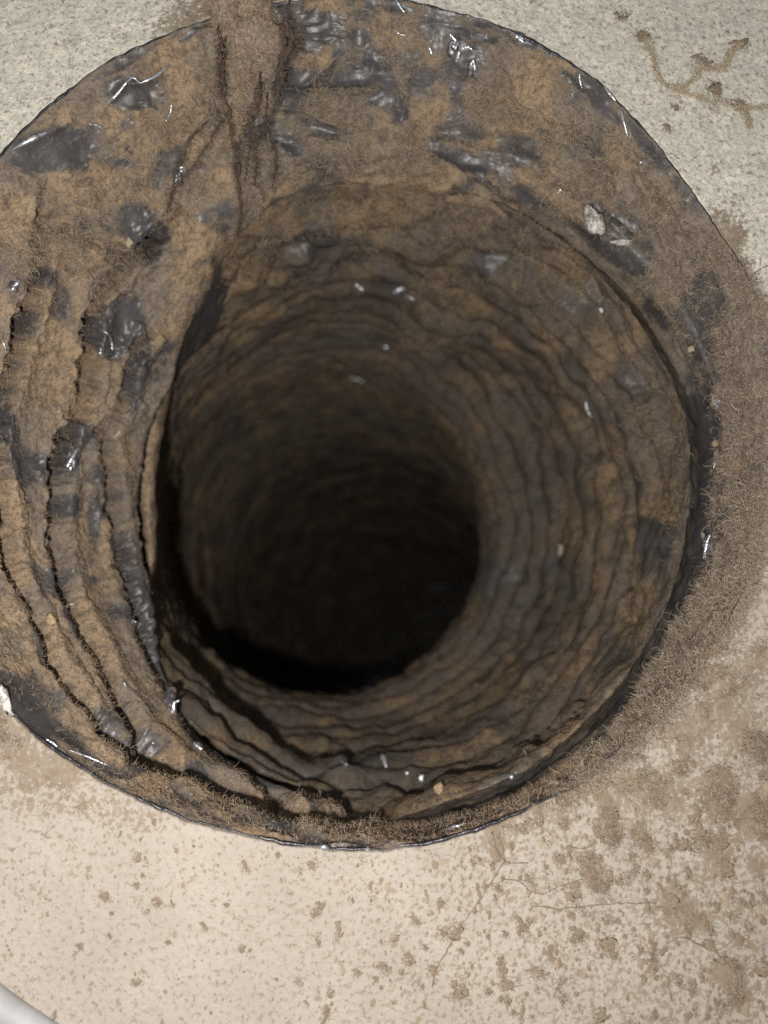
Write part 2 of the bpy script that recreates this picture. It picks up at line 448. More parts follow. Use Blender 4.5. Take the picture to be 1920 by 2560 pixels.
# ------------------------------------------------------------------ the duct
duct = link('flexible_duct', None, label='black plastic flexible duct caked with brown dust, opening in the beige wall', cat='duct')
duct.location = (float(ctr[0] * K), float(ctr[1] * K), 0)
def part(name, verts, faces, mat, attrs=None, label=None, parent=None, smooth=True):
    base = np.array([ctr[0], ctr[1], 0])
    return link(name, mesh_data(name, verts - base, faces, mat, attrs, smooth), parent or duct, label=label)

NS = 345
lip_r, lip_z, lip_f = polar(LIP, C0, th)
def gapf(t): return 6 + 42 * sstep(-1.15, -0.45, ((t + np.pi) % (2 * np.pi)) - np.pi) * sstep(2.2, 1.2, ((t + np.pi) % (2 * np.pi)) - np.pi)
gap = gapf(th)
def lip_ring(grow, dz):
    r = lip_r + grow
    return W(C0[0] + r * np.cos(th), C0[1] + r * np.sin(th), lip_z + dz)
LB_u = C0[0] + (lip_r + gap * lip_f) * np.cos(th); LB_v = C0[1] + (lip_r + gap * lip_f) * np.sin(th)
def mixring(t, zt):
    return W(ru + (LB_u - ru) * t, rv + (LB_v - rv) * t, lip_z * zt)
rmask = sstep(1780, 1880, ru) * sstep(560, 760, rv) + sstep(1330, 1480, ru) * sstep(1500, 1600, rv) * (ru < 1900)
rmask = np.clip(rmask, 0, 1)
S0 = W(ru, rv, 0.0) + dirs * (-3 + 9 * rmask)[:, None] + np.array([0, 0, 4.0])
S1, S2, S3 = mixring(0.32, 0.26), mixring(0.66, 0.60), mixring(1.0, 1.0)
out = dirs * (np.minimum(30, gap) * lip_f + 34 * (1 - lip_f))[:, None]
S4 = S3 + out * 0.45 + np.array([0, 0, -1.0]) * (260 * lip_f + 25 * (1 - lip_f))[:, None]
S5 = S3 + out + np.array([0, 0, -1.0]) * (650 * lip_f + 110 * (1 - lip_f))[:, None]
rows = np.r_[np.linspace(0, 1, int(NS * 0.86), endpoint=False), np.linspace(1, 1.5, NS - int(NS * 0.86))]
SG = loft([S0, S1, S2, S3, S4, S5], [0, 0.32, 0.66, 1.0, 1.14, 1.5], rows)
u, v = P(SG)
n = grid_normals(SG)
if ((ctr + np.array([0, 0, -400.0]) - SG) * n).sum(-1).mean() < 0: n = -n
T = np.broadcast_to(rows[:, None], u.shape)

# grooves between the pleats: polyline, width, depth
GA = [(120, 470), (85, 690), (45, 850), (5, 985), (-25, 1120), (5, 1290), (35, 1450), (95, 1570), (130, 1660), (190, 1750), (255, 1830), (330, 1890), (420, 1930), (510, 1965), (610, 2000), (710, 2035), (800, 2052), (880, 2062), (980, 2035)]
GB = [(420, 590), (330, 650), (250, 720), (222, 800), (222, 950), (190, 1040), (145, 1130), (138, 1250), (142, 1380), (170, 1510), (215, 1600), (258, 1690), (300, 1770), (350, 1840), (430, 1915), (520, 1960), (620, 2000), (720, 2030), (800, 2046)]
GC = [(260, 1060), (268, 1200), (285, 1340), (312, 1440), (345, 1560), (385, 1660), (440, 1780), (490, 1850), (560, 1900), (650, 1955), (730, 1985)]
GROOVES = [(GA, 16, 130), (GB, 16, 150), (GC, 14, 120),
           ([(430, 560), (330, 640), (230, 600), (110, 570)], 9, 25), ([(660, 25), (690, 110), (640, 230), (600, 330)], 9, 30), ([(545, 60), (560, 180), (540, 290)], 8, 25),
           ([(460, 520), (360, 620), (250, 640)], 9, 35), ([(335, 980), (270, 1060), (215, 1080)], 7, 40), ([(300, 1000), (330, 900), (380, 820)], 9, 50),
           ([(1075, 390), (1190, 470), (1320, 540), (1440, 650), (1540, 760)], 13, 30)]
CREASES = [([(680, 225), (780, 228), (960, 228)], 10, -24), ([(670, 260), (770, 275), (870, 330)], 12, 20), ([(600, 330), (700, 370), (750, 400)], 12, 14),
           ([(265, 265), (315, 202), (355, 208), (425, 165)], 7, 16), ([(30, 375), (90, 335), (150, 318)], 16, 20), ([(700, 270), (780, 200), (860, 120)], 12, 18),
           ([(1490, 500), (1520, 610)], 8, 16), ([(1530, 520), (1600, 590)], 8, 12)]
warp = 9 * noise(SG, 26, 41) + 6 * noise(SG, 11, 42)
gdist = np.full(u.shape, 1e9, np.float32)
disp = np.zeros(u.shape, np.float32)
front = sstep(1.06, 0.99, T)
for pts, w, dep in GROOVES:
    d, f = dist_poly(u + warp, v + warp * 0.7, pts)
    fade = np.minimum(1, np.minimum(f, 1 - f) * 25 + 0.15)
    wv = w * (1 + 0.45 * noise(SG, 70, 77))
    disp -= dep * fade * np.exp(-(d / wv) ** 2) * front
    gdist = np.minimum(gdist, d + (1 - fade) * 60)
disp += 22 * np.exp(-((gdist - 30) / 22.0) ** 2) * front * (u < 1000)
for pts, w, hgt in CREASES:
    d, f = dist_poly(u, v, pts)
    disp += hgt * np.exp(-(d / w) ** 1.3) * np.minimum(1, np.minimum(f, 1 - f) * 6 + 0.1) * front

# where the film shows through: centre, half axes, angle
BARE = [(110, 350, 105, 34, -18), (60, 300, 60, 20, -35), (285, 215, 45, 24, -35), (345, 555, 62, 55, 15), (385, 640, 50, 14, -40), (780, 195, 80, 26, -3), (880, 200, 60, 26, 0),
        (725, 225, 55, 22, -30), (800, 320, 70, 24, 24), (720, 355, 50, 26, 10), (1060, 190, 30, 40, 60), (1170, 140, 40, 55, 60), (800, 60, 80, 40, 15), (760, 110, 60, 30, 0),
        (1310, 370, 70, 35, 40), (1150, 330, 60, 40, 10), (1240, 400, 55, 30, 35), (1550, 570, 50, 60, 35), (1490, 520, 30, 30, 0), (1590, 660, 45, 40, 40),
        (300, 790, 60, 60, -40), (250, 830, 40, 40, 0), (175, 1130, 22, 70, 12), (310, 1390, 26, 90, -16), (345, 1520, 30, 80, -24), (420, 1700, 40, 110, -28), (470, 1830, 30, 60, -35),
        (380, 1620, 40, 90, -25), (330, 930, 26, 70, 20), (1770, 1000, 42, 100, -4), (1775, 1150, 40, 90, 3), (1750, 1280, 34, 60, 10), (1745, 1390, 42, 80, 22), (1690, 1490, 45, 70, 32),
        (1620, 1640, 34, 70, 36), (1560, 1740, 24, 70, 40), (1750, 860, 30, 70, -20), (30, 1730, 60, 50, 40), (100, 1840, 60, 24, 40), (210, 1930, 90, 20, 30), (240, 1970, 100, 24, 25),
        (330, 1930, 40, 16, 30), (280, 2010, 40, 14, 20), (860, 2090, 60, 14, 5), (1060, 2080, 90, 14, -12), (60, 1160, 60, 50, 10), (60, 800, 30, 60, 15), (110, 690, 40, 30, 0),
        (150, 760, 30, 50, 0), (1600, 340, 70, 14, 52), (1700, 460, 50, 12, 52), (1300, 95, 70, 14, 25), (1000, 20, 60, 14, 12), (1120, 70, 120, 16, 20), (320, 150, 120, 14, -30), (330, 1860, 30, 30, 40),
        (560, 260, 30, 60, 20), (440, 385, 24, 22, 0), (200, 350, 50, 40, 0), (950, 250, 50, 30, 0), (620, 240, 30, 60, 20), (1140, 190, 30, 80, 0), (230, 1300, 14, 90, 0), (90, 1620, 20, 60, -20)]
bare = np.zeros(u.shape, np.float32)
nw = fbm(SG, 40, 91, 3)
for (cx, cy, ax, ay, an) in BARE:
    a = math.radians(an); dx, dy = u - cx, v - cy
    x = dx * math.cos(a) + dy * math.sin(a); y = -dx * math.sin(a) + dy * math.cos(a)
    d = np.sqrt((x / ax) ** 2 + (y / ay) ** 2) * (1 + 0.55 * nw)
    bare = np.maximum(bare, sstep(1.75, 0.45, d))
POLYB = [[(12, 400), (115, 330), (174, 312), (214, 347), (249, 370), (197, 428), (58, 428)], [(266, 266), (312, 203), (353, 208), (416, 191), (376, 266), (324, 278)],
         [(303, 520), (318, 507), (350, 515), (390, 545), (430, 575), (410, 610), (370, 640), (325, 615), (305, 570)], [(706, 174), (798, 168), (764, 226), (683, 283)], [(790, 224), (870, 172), (920, 155), (955, 170), (978, 195), (965, 230)],
         [(715, 270), (760, 285), (820, 310), (872, 335), (850, 348), (800, 345), (760, 318)], [(655, 345), (700, 340), (740, 352), (756, 388), (730, 392), (690, 372)], [(240, 808), (262, 775), (320, 750), (350, 745), (366, 790), (356, 850), (300, 890), (262, 902), (243, 870)],
         [(1540, 540), (1582, 545), (1588, 600), (1570, 645), (1540, 650), (1520, 560)], [(1722, 990), (1790, 950), (1815, 1020), (1805, 1080), (1775, 1200), (1730, 1240), (1718, 1100)], [(1722, 1285), (1782, 1300), (1776, 1370), (1745, 1412), (1690, 1420)],
         [(285, 1330), (312, 1370), (350, 1450), (405, 1560), (460, 1690), (478, 1780), (440, 1795), (395, 1730), (338, 1600), (303, 1480)], [(25, 1685), (80, 1720), (140, 1800), (165, 1855), (90, 1845), (20, 1780), (0, 1730)],
         [(745, 60), (820, 30), (850, 60), (840, 110), (770, 110)], [(1120, 75), (1150, 80), (1195, 150), (1190, 200), (1150, 190), (1120, 150)], [(330, 960), (350, 890), (372, 830), (380, 900), (350, 990), (320, 1030)],
         [(1090, 400), (1150, 380), (1260, 400), (1270, 430), (1200, 440)], [(1660, 1470), (1700, 1430), (1750, 1440), (1720, 1520), (1660, 1600), (1640, 1560)], [(1250, 330), (1310, 370), (1330, 420), (1280, 410)]]
bare *= 0.85
for pts, wd_, am in [([(960, 180), (1010, 300), (1100, 385), (1250, 450), (1400, 530), (1560, 650), (1680, 810)], 30, 0.85), ([(640, 330), (760, 250), (860, 110)], 24, 0.7), ([(200, 560), (240, 700), (215, 900), (180, 1100), (150, 1250)], 24, 0.7),
                     ([(0, 1690), (150, 1830), (300, 1955), (560, 2045), (760, 2085)], 18, 0.85), ([(60, 700), (20, 900), (20, 1150)], 30, 0.7), ([(120, 1300), (190, 1540), (330, 1800), (520, 1945)], 16, 0.7), ([(40, 440), (200, 400), (330, 420)], 26, 0.6),
                     ([(450, 90), (620, 45), (760, 25)], 16, 0.7), ([(1050, 40), (1280, 110), (1480, 230), (1620, 370), (1720, 500)], 16, 0.75), ([(1690, 860), (1760, 980), (1770, 1200), (1740, 1400), (1640, 1580), (1500, 1740)], 26, 0.8), ([(330, 560), (420, 500), (500, 420)], 22, 0.6)]:
    dd, _ = dist_poly(u + 16 * noise(SG, 60, 93), v + 16 * noise(SG, 60, 94), pts)
    bare = np.maximum(bare, 1.25 * am * np.exp(-(dd / wd_) ** 2) * sstep(-0.55, 0.15, noise(SG, 85, 95) + 0.4 * nw))
for pl in POLYB:
    dd, _ = dist_poly(u + 7 * nw, v + 7 * nw, pl + pl[:1]); sd = np.where(inside(u + 7 * nw, v + 7 * nw, pl), -dd, dd)
    bare = np.maximum(bare, sstep(24, -16, sd + 9 * noise(SG, 12, 97)))
bare = np.maximum(bare * (v > -200), 0.27 + 0.6 * sstep(0.05, 0.5, fbm(SG, 110, 61, 3)))
bare = np.maximum(bare, 0.8 * sstep(0.018, 0.004, T) * (1 - rmask)[None])
bare = np.where(T > 1.04, 0.9, bare)
# crumple of the film, then the coat of dust on it
crumple = (12 + 22 * sstep(800, 500, v)) * ridged(SG, 170, 21, 3) + 14 * fbm(SG, 320, 23, 2) + 7 * ridged(SG, 60, 27, 2) * (0.2 + 0.8 * sstep(300, 900, u))
crumple = crumple * sstep(0, 0.07, T) * (1 - 0.75 * bare)
coat = (1 - bare) * (3 + 6 * fbm(SG, 24, 33, 3) + 3.0 * noise(SG, 7, 35)) * sstep(0, 0.03, T)
disp = disp + crumple + coat + bare * sstep(0.6, 1.0, bare) * (3.2 * ridged(SG, 64, 29, 2) + 0.7 * noise(SG, 22, 30)) * sstep(0, 0.05, T)
SV = SG + n * disp[..., None]
SV[0] = SG[0]
tone = 0.5 + 0.85 * fbm(SG, 130, 71, 4) + 0.10 * (v < 700)
tone = tone - 0.25 * sstep(1000, 1700, u) * (v > 100)
tone = np.clip(tone, 0, 1)
def brush(strokes, base_u, base_v):
    w = np.zeros(base_u.shape, np.float32)
    for pts, wid, a in strokes:
        d, _ = dist_poly(base_u, base_v, pts); w = np.maximum(w, a * np.exp(-(d / wid) ** 2))
    return w
LINT_MASK = (T < 0.97) & (v > -60) & (u > -60)
clump = sstep(-0.35, 0.45, fbm(SG, 70, 201, 3)) * (1 - 0.92 * bare)
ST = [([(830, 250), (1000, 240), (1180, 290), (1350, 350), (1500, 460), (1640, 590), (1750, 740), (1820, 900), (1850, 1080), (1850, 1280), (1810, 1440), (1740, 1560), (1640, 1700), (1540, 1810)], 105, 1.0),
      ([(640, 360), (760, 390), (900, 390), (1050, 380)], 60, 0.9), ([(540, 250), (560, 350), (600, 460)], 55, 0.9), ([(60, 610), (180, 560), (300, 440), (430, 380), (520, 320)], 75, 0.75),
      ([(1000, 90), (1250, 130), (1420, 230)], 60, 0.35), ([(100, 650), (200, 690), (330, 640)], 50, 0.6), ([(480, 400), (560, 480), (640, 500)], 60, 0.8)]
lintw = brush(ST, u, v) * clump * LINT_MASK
n_s = grid_normals(SV); n_s = n_s * np.sign((n_s * n).sum(-1, keepdims=True))

# the sleeve falls into three pleats along its grooves
polyB = GB + [(1000, 2075), (1330, 1960), (1640, 1640), (1760, 1300), (1750, 1050), (1650, 780), (1420, 540), (1180, 420), (900, 400), (640, 450)]
polyA = GA + [(1250, 2000), (1500, 1850), (1720, 1560), (1820, 1200), (1780, 860), (1600, 540), (1350, 330), (900, 240), (500, 330)]
q = grid_faces(NS, NT)
fu, fv = u.ravel()[q].mean(1), v.ravel()[q].mean(1); fT = T.ravel()[q].mean(1)
inB = inside(fu, fv, polyB) | (fT > 0.99); inA = inside(fu, fv, polyA)
reg = np.where(inB, 2, np.where(inA, 1, 0))
def submesh(mask):
    f = q[mask]; ids = np.unique(f); mp = np.full(NS * NT, -1); mp[ids] = np.arange(len(ids))
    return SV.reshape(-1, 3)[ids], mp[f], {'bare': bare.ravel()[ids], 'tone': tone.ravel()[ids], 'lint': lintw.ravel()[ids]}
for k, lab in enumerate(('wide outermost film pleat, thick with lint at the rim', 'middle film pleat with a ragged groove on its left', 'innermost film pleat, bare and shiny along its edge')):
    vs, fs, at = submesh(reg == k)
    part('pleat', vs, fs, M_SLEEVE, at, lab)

# thin glossy film edge standing proud round the opening
rp = S0 + np.array([0, 0, 1.0]) - dirs * 2
ang = np.linspace(0, 2 * np.pi, 6, endpoint=False)
wob = (2.6 + 2.6 * noise(rp, 90, 4) + 1.6 * noise(rp, 30, 6))[:, None, None] * (1 - rmask)[:, None, None] + 0.05
RG = rp[:, None] + wob * (dirs[:, None] * np.cos(ang)[None, :, None] + np.array([0, 0, 1.0]) * np.sin(ang)[None, :, None] * 0.7)
rv_, rf_ = RG.reshape(-1, 3), None
i = np.arange(NT)[:, None]; j = np.arange(6)[None]
rf_ = np.stack([i * 6 + j, ((i + 1) % NT) * 6 + j, ((i + 1) % NT) * 6 + (j + 1) % 6, i * 6 + (j + 1) % 6], -1).reshape(-1, 4)
part('rim_edge', rv_, rf_, M_RIM)

# ------------------------------------------------------------------ the inner hose, bending away below
NTH, NH = 900, 400
th2 = np.linspace(0, 2 * np.pi, NTH, endpoint=False)
l2r, l2z, l2f = polar(LIP, C0, th2)
def hl(grow, dz, gl=55, zl=-110):
    r = l2r + grow + gl * (1 - l2f)
    return W(C0[0] + r * np.cos(th2), C0[1] + r * np.sin(th2), l2z + dz + zl * (1 - l2f))
def hl2(a, b): return a
def hc(c, r, z, sq=1.0):
    return W(c[0] + r * np.cos(th2), c[1] + r * sq * np.sin(th2), z)
Hr = [hl(np.minimum(26, gapf(th2) * 0.6), -70), hl(3, -8), hl(0, 0), hl(-28, -50, 60), hl2(hc((922, 1290), 672, -640, 1.01), 0), hl2(hc((928, 1290), 597, -860, 1.02), 0), hc((884, 1306), 508, -1300, 1.03), hc((812, 1314), 424, -1800, 1.05),
      hc((845, 1400), 388, -3000), hc((945, 1530), 314, -4700), hc((1075, 1655), 250, -7000), hc((1260, 1800), 195, -11000)]
Ht = [-0.05, 0, 0.02, 0.07, 0.22, 0.33, 0.46, 0.60, 0.74, 0.86, 0.95, 1.0]
hrows = np.r_[np.linspace(-0.05, 0.10, 60, endpoint=False), np.linspace(0.10, 0.80, 280, endpoint=False), np.linspace(0.80, 1.0, NH - 340)]
HG = loft(Hr, Ht, hrows)
hu, hv = P(HG); hn = grid_normals(HG)
axis_c = HG.mean(1, keepdims=True)
if ((axis_c - HG) * hn).sum(-1).mean() < 0: hn = -hn
HT = np.broadcast_to(hrows[:, None], hu.shape)
HGROOVE = [([(520, 770), (600, 690), (700, 655), (800, 640), (930, 655), (1010, 650)], 16, 40), ([(640, 690), (760, 700), (900, 675)], 10, 26),
           ([(1240, 640), (1380, 700), (1480, 800), (1560, 930), (1610, 1030)], 17, 48), ([(1330, 620), (1460, 700), (1560, 830), (1640, 1000), (1672, 1150)], 10, 34),
           ([(1130, 640), (1220, 655), (1300, 690)], 15, 34), ([(640, 630), (720, 620), (800, 610)], 20, 26), ([(900, 830), (980, 900), (1080, 910), (1150, 880)], 22, 40),
           ([(700, 980), (800, 940), (900, 935), (1010, 950)], 14, 30), ([(430, 1560), (540, 1700), (660, 1800), (790, 1870), (950, 1880)], 16, 60), ([(510, 1750), (600, 1830), (720, 1900), (830, 1940)], 12, 50),
           ([(820, 1975), (900, 1955), (970, 1950), (1060, 1985)], 12, 30), ([(1560, 1300), (1565, 1450), (1555, 1570)], 9, 30), ([(1330, 900), (1450, 1060), (1540, 1220), (1570, 1330)], 13, 30),
           ([(1230, 960), (1330, 1080), (1400, 1230), (1420, 1400)], 14, 26), ([(1390, 1080), (1480, 1200)], 12, 20), ([(1330, 1420), (1300, 1540), (1230, 1640)], 18, 24),
           ([(1480, 1730), (1410, 1800), (1320, 1860)], 14, 24), ([(1400, 1560), (1360, 1690), (1280, 1780)], 12, 22)]
hw = 20 * noise(HG, 60, 141) + 7 * noise(HG, 22, 142)
hd = np.zeros(hu.shape, np.float32)
vis = sstep(0.0, 0.05, HT)
for pts, w, dep in HGROOVE:
    d, f = dist_poly(hu + hw, hv + hw * 0.6, pts)
    hd -= 1.15 * dep * np.minimum(1, np.minimum(f, 1 - f) * 7 + 0.1) * np.exp(-(d / (1.25 * w)) ** 2) * vis
deep = -HG[..., 2]
ringph = deep / 135.0 + th2[None] / (2 * np.pi) + 0.55 * noise(HG, 420, 151) + 0.22 * noise(HG, 130, 152)
ring = np.abs(np.sin(np.pi * ringph)); ring = 2 * ring ** 1.1 - 1
hd += (46 * ring) * sstep(1150, 2100, deep) + 11 * ring * sstep(380, 600, deep) * sstep(2100, 1150, deep)
hd += 26 * fbm(HG, 210, 161, 3) * vis + 14 * fbm(HG, 90, 165, 2) * vis + 6 * noise(HG, 38, 167) + 2.2 * noise(HG, 13, 168)
# soft lumps of lint stuck to the upper wall of the hose
for cx, cy, rx, ry, hgt in [(1085, 805, 95, 60, 110), (1110, 690, 60, 30, 25), (1290, 860, 80, 40, 35), (1400, 950, 60, 60, 25), (900, 540, 60, 40, 20), (1050, 640, 50, 40, 24), (700, 560, 70, 40, 20)]:
    hd += hgt * np.exp(-(((hu - cx) / rx) ** 2 + ((hv - cy) / ry) ** 2) ** 1.2) * vis
HBARE = [(770, 660, 110, 34, 0), (690, 640, 60, 40, 0), (1230, 660, 60, 24, 10), (960, 735, 90, 30, 5), (1480, 740, 40, 50, 40), (1330, 1540, 80, 90, 20), (1250, 1450, 60, 80, 20), (1390, 1430, 50, 100, 0),
         (1640, 1400, 40, 60, 0), (860, 850, 120, 30, 5), (1150, 900, 90, 30, 10), (900, 1910, 160, 40, -3), (1000, 1960, 160, 30, 0), (760, 1920, 60, 50, 20), (1250, 1960, 100, 26, -16), (1490, 1040, 30, 60, -20),
         (1290, 640, 40, 24, 0), (1560, 960, 26, 60, -25), (1590, 1230, 20, 60, 0)]
hb = np.zeros(hu.shape, np.float32); nw = fbm(HG, 60, 191, 3)
for (cx, cy, ax, ay, an) in HBARE:
    a = math.radians(an); dx, dy = hu - cx, hv - cy
    x = dx * math.cos(a) + dy * math.sin(a); y = -dx * math.sin(a) + dy * math.cos(a)
    hb = np.maximum(hb, 0.66 * sstep(1.8, 0.4, np.sqrt((x / ax) ** 2 + (y / ay) ** 2) * (1 + 0.6 * nw)))
for pl in [[(670, 620), (720, 580), (790, 545), (850, 580), (850, 640), (780, 650), (720, 640)], [(1585, 1310), (1600, 1290), (1692, 1320), (1680, 1395), (1612, 1402)], [(1180, 640), (1240, 630), (1260, 670), (1200, 690)]]:
    dd, _ = dist_poly(hu, hv, pl + pl[:1]); hb = np.maximum(hb, sstep(16, -8, np.where(inside(hu, hv, pl), -dd, dd)))
hb = np.maximum(hb, 0.22 + 0.45 * sstep(0.05, 0.55, fbm(HG, 130, 195, 3)))
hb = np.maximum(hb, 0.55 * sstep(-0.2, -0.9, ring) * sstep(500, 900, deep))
hb = np.where(HT < 0.0, 0.7, hb)
HV = HG + hn * hd[..., None]
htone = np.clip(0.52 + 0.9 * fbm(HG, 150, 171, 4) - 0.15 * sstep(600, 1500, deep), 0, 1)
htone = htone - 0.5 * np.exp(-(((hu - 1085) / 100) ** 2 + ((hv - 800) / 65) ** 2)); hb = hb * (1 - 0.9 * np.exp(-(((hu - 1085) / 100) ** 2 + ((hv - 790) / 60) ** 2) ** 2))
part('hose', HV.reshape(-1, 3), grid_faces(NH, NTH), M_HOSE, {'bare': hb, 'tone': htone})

# a narrow fold of film hanging behind the left edge of the innermost pleat
fl = smooth_path([(480, 740, -560), (425, 890, -690), (382, 1050, -790), (362, 1190, -830), (370, 1320, -850), (374, 1420, -870), (352, 1540, -860)], 120)
fw = np.interp(np.linspace(0, 1, 120), [0, .15, .5, .8, 1], [6, 26, 30, 20, 4])
cs = np.linspace(-1, 1, 16)
tg = np.gradient(fl[:, :2], axis=0); tg /= np.linalg.norm(tg, axis=1, keepdims=True); pn = np.stack([-tg[:, 1], tg[:, 0]], 1)
FU = fl[:, 0][:, None] + pn[:, 0][:, None] * fw[:, None] * cs; FV = fl[:, 1][:, None] + pn[:, 1][:, None] * fw[:, None] * cs
FG = W(FU, FV, fl[:, 2][:, None] + 90 * np.sqrt(1 - cs[None] ** 2 * 0.98) - 60)
FG = FG + (8 * fbm(FG, 60, 401, 3) + 3 * noise(FG, 16, 402))[..., None]
part('pleat', FG.reshape(-1, 3), grid_faces(120, 16, False), M_SLEEVE, {'bare': np.clip(0.1 + 0.5 * fbm(FG, 70, 403, 2), 0, 1), 'tone': np.full(FG.shape[:2], 0.6)}, 'narrow loose fold of film beside the dark shadow on the left')

# ------------------------------------------------------------------ finding a point on the finished surfaces
KEEP_S = T < 0.985; SVf, SNf = SV[KEEP_S], n_s[KEEP_S]
su, sv_ = P(SVf)
hn_s = grid_normals(HV); hn_s = hn_s * np.sign((hn_s * hn).sum(-1, keepdims=True))
KEEP_H = (HT > 0.0) & (HT < 0.8); HVf, HNf = HV[KEEP_H], hn_s[KEEP_H]
gu, gv = P(HVf)
def on_surface(x, y, which):
    if which == 'wall':
        return W(x, y, 2.0).reshape(3), np.array([0, 0, 1.0])
    if which == 'sleeve': d = (su - x) ** 2 + (sv_ - y) ** 2; V_, N_ = SVf, SNf
    else: d = (gu - x) ** 2 + (gv - y) ** 2; V_, N_ = HVf, HNf
    idx = np.argpartition(d, 6)[:6]
    k = idx[np.argmax(V_[idx, 2])]
    return V_[k], N_[k]
CAMP = np.array([0, 0, H])
def toward(p):
    d = CAMP - p; return d / np.linalg.norm(d)

# pinched film creases in pale metal: flash glints put into the colour
CR = [('sleeve', [(265, 264), (292, 232), (315, 203)], 3.2), ('sleeve', [(315, 203), (335, 199), (355, 208)], 2.4), ('sleeve', [(355, 208), (390, 190), (425, 164)], 3.0),
      ('sleeve', [(30, 378), (80, 348), (120, 332)], 4.5), ('sleeve', [(225, 312), (245, 318), (262, 328)], 2.4), ('sleeve', [(432, 262), (428, 285), (418, 302)], 2.0),
      ('sleeve', [(436, 445), (445, 425), (466, 420)], 4.2), ('sleeve', [(440, 458), (450, 440), (456, 428)], 2.6), ('sleeve', [(1124, 85), (1140, 110), (1148, 125)], 3.4), ('sleeve', [(1148, 125), (1146, 140), (1138, 160)], 4.4),
      ('sleeve', [(1150, 128), (1168, 122), (1185, 135)], 2.4), ('sleeve', [(1180, 150), (1184, 170), (1186, 195)], 3.0), ('sleeve', [(1070, 118), (1076, 130), (1080, 142)], 2.4), ('sleeve', [(1284, 88), (1298, 102), (1314, 112)], 3.0),
      ('sleeve', [(1446, 185), (1449, 200), (1452, 222)], 2.2), ('sleeve', [(1508, 220), (1524, 240), (1538, 256)], 2.6), ('sleeve', [(1552, 280), (1560, 310), (1568, 345)], 2.2), ('sleeve', [(988, 2), (1000, 20), (1012, 36)], 3.0),
      ('sleeve', [(985, 78), (1000, 88), (1012, 88)], 1.6), ('sleeve', [(1596, 398), (1602, 408), (1606, 404)], 2.6), ('sleeve', [(1392, 484), (1398, 476), (1402, 468)], 3.0),
      ('sleeve', [(248, 826), (268, 832), (282, 856), (282, 880)], 2.2), ('sleeve', [(243, 872), (250, 890), (258, 898)], 4.0), ('sleeve', [(8, 850), (18, 872), (28, 890)], 2.4), ('sleeve', [(30, 728), (40, 715), (50, 704)], 4.2),
      ('sleeve', [(146, 1010), (149, 1020), (151, 1028)], 2.0), ('sleeve', [(166, 1170), (180, 1148), (198, 1122)], 5.0), ('sleeve', [(176, 1182), (184, 1165), (190, 1150)], 3.4), ('sleeve', [(420, 1726), (430, 1742), (446, 1734)], 4.2),
      ('sleeve', [(420, 1768), (432, 1778), (436, 1758), (450, 1750)], 5.0), ('sleeve', [(430, 1784), (440, 1770), (462, 1776)], 3.6), ('sleeve', [(486, 1856), (498, 1866), (508, 1872)], 5.0), ('sleeve', [(330, 1556), (336, 1552), (346, 1555)], 3.2),
      ('sleeve', [(116, 1846), (130, 1854), (146, 1866)], 2.4), ('sleeve', [(174, 1872), (220, 1892), (276, 1915)], 2.2), ('sleeve', [(170, 1511), (174, 1513), (178, 1514)], 3.0), ('sleeve', [(375, 1855), (385, 1858), (392, 1858)], 2.0),
      ('sleeve', [(306, 1698), (312, 1710), (318, 1722)], 1.6), ('sleeve', [(1780, 1018), (1790, 1008), (1800, 1000)], 5.0), ('sleeve', [(1782, 1170), (1785, 1150), (1790, 1132), (1797, 1142), (1798, 1155)], 2.2),
      ('sleeve', [(1772, 1335), (1764, 1360), (1757, 1385)], 3.2), ('sleeve', [(1745, 1396), (1752, 1390), (1760, 1384)], 2.2), ('sleeve', [(1722, 1548), (1736, 1540), (1752, 1546)], 1.8), ('sleeve', [(1575, 1760), (1595, 1742), (1612, 1728)], 2.2),
      ('sleeve', [(800, 2122), (812, 2116), (822, 2118)], 4.0), ('sleeve', [(916, 2124), (919, 2119), (921, 2114)], 3.0), ('sleeve', [(1105, 2076), (1140, 2066), (1165, 2058)], 3.0),
      ('hose', [(980, 738), (1000, 728), (1016, 718)], 6.0), ('hose', [(892, 712), (902, 722), (912, 730)], 4.5), ('hose', [(964, 866), (966, 869), (968, 872)], 5.5), ('hose', [(1015, 742), (1024, 748), (1032, 748)], 3.0),
      ('hose', [(856, 1902), (860, 1908), (866, 1910)], 5.0), ('hose', [(952, 1882), (958, 1898), (966, 1914)], 4.0), ('hose', [(1008, 1932), (1016, 1930), (1024, 1926)], 4.0), ('hose', [(1046, 1946), (1052, 1944), (1058, 1942)], 7.0),
      ('hose', [(1276, 1966), (1282, 1968), (1285, 1974)], 4.0), ('hose', [(798, 1974), (801, 1977), (803, 1980)], 3.4), ('hose', [(870, 945), (900, 950), (915, 954)], 2.0), ('hose', [(1462, 1010), (1470, 1028), (1478, 1045)], 3.2), ('hose', [(1498, 770), (1502, 774), (1506, 778)], 4.0),
      ('hose', [(1312, 1762), (1316, 1766), (1318, 1772)], 1.8), ('hose', [(1308, 1872), (1312, 1878), (1316, 1884)], 1.8), ('sleeve', [(1630, 1640), (1640, 1620), (1648, 1610)], 1.6)]
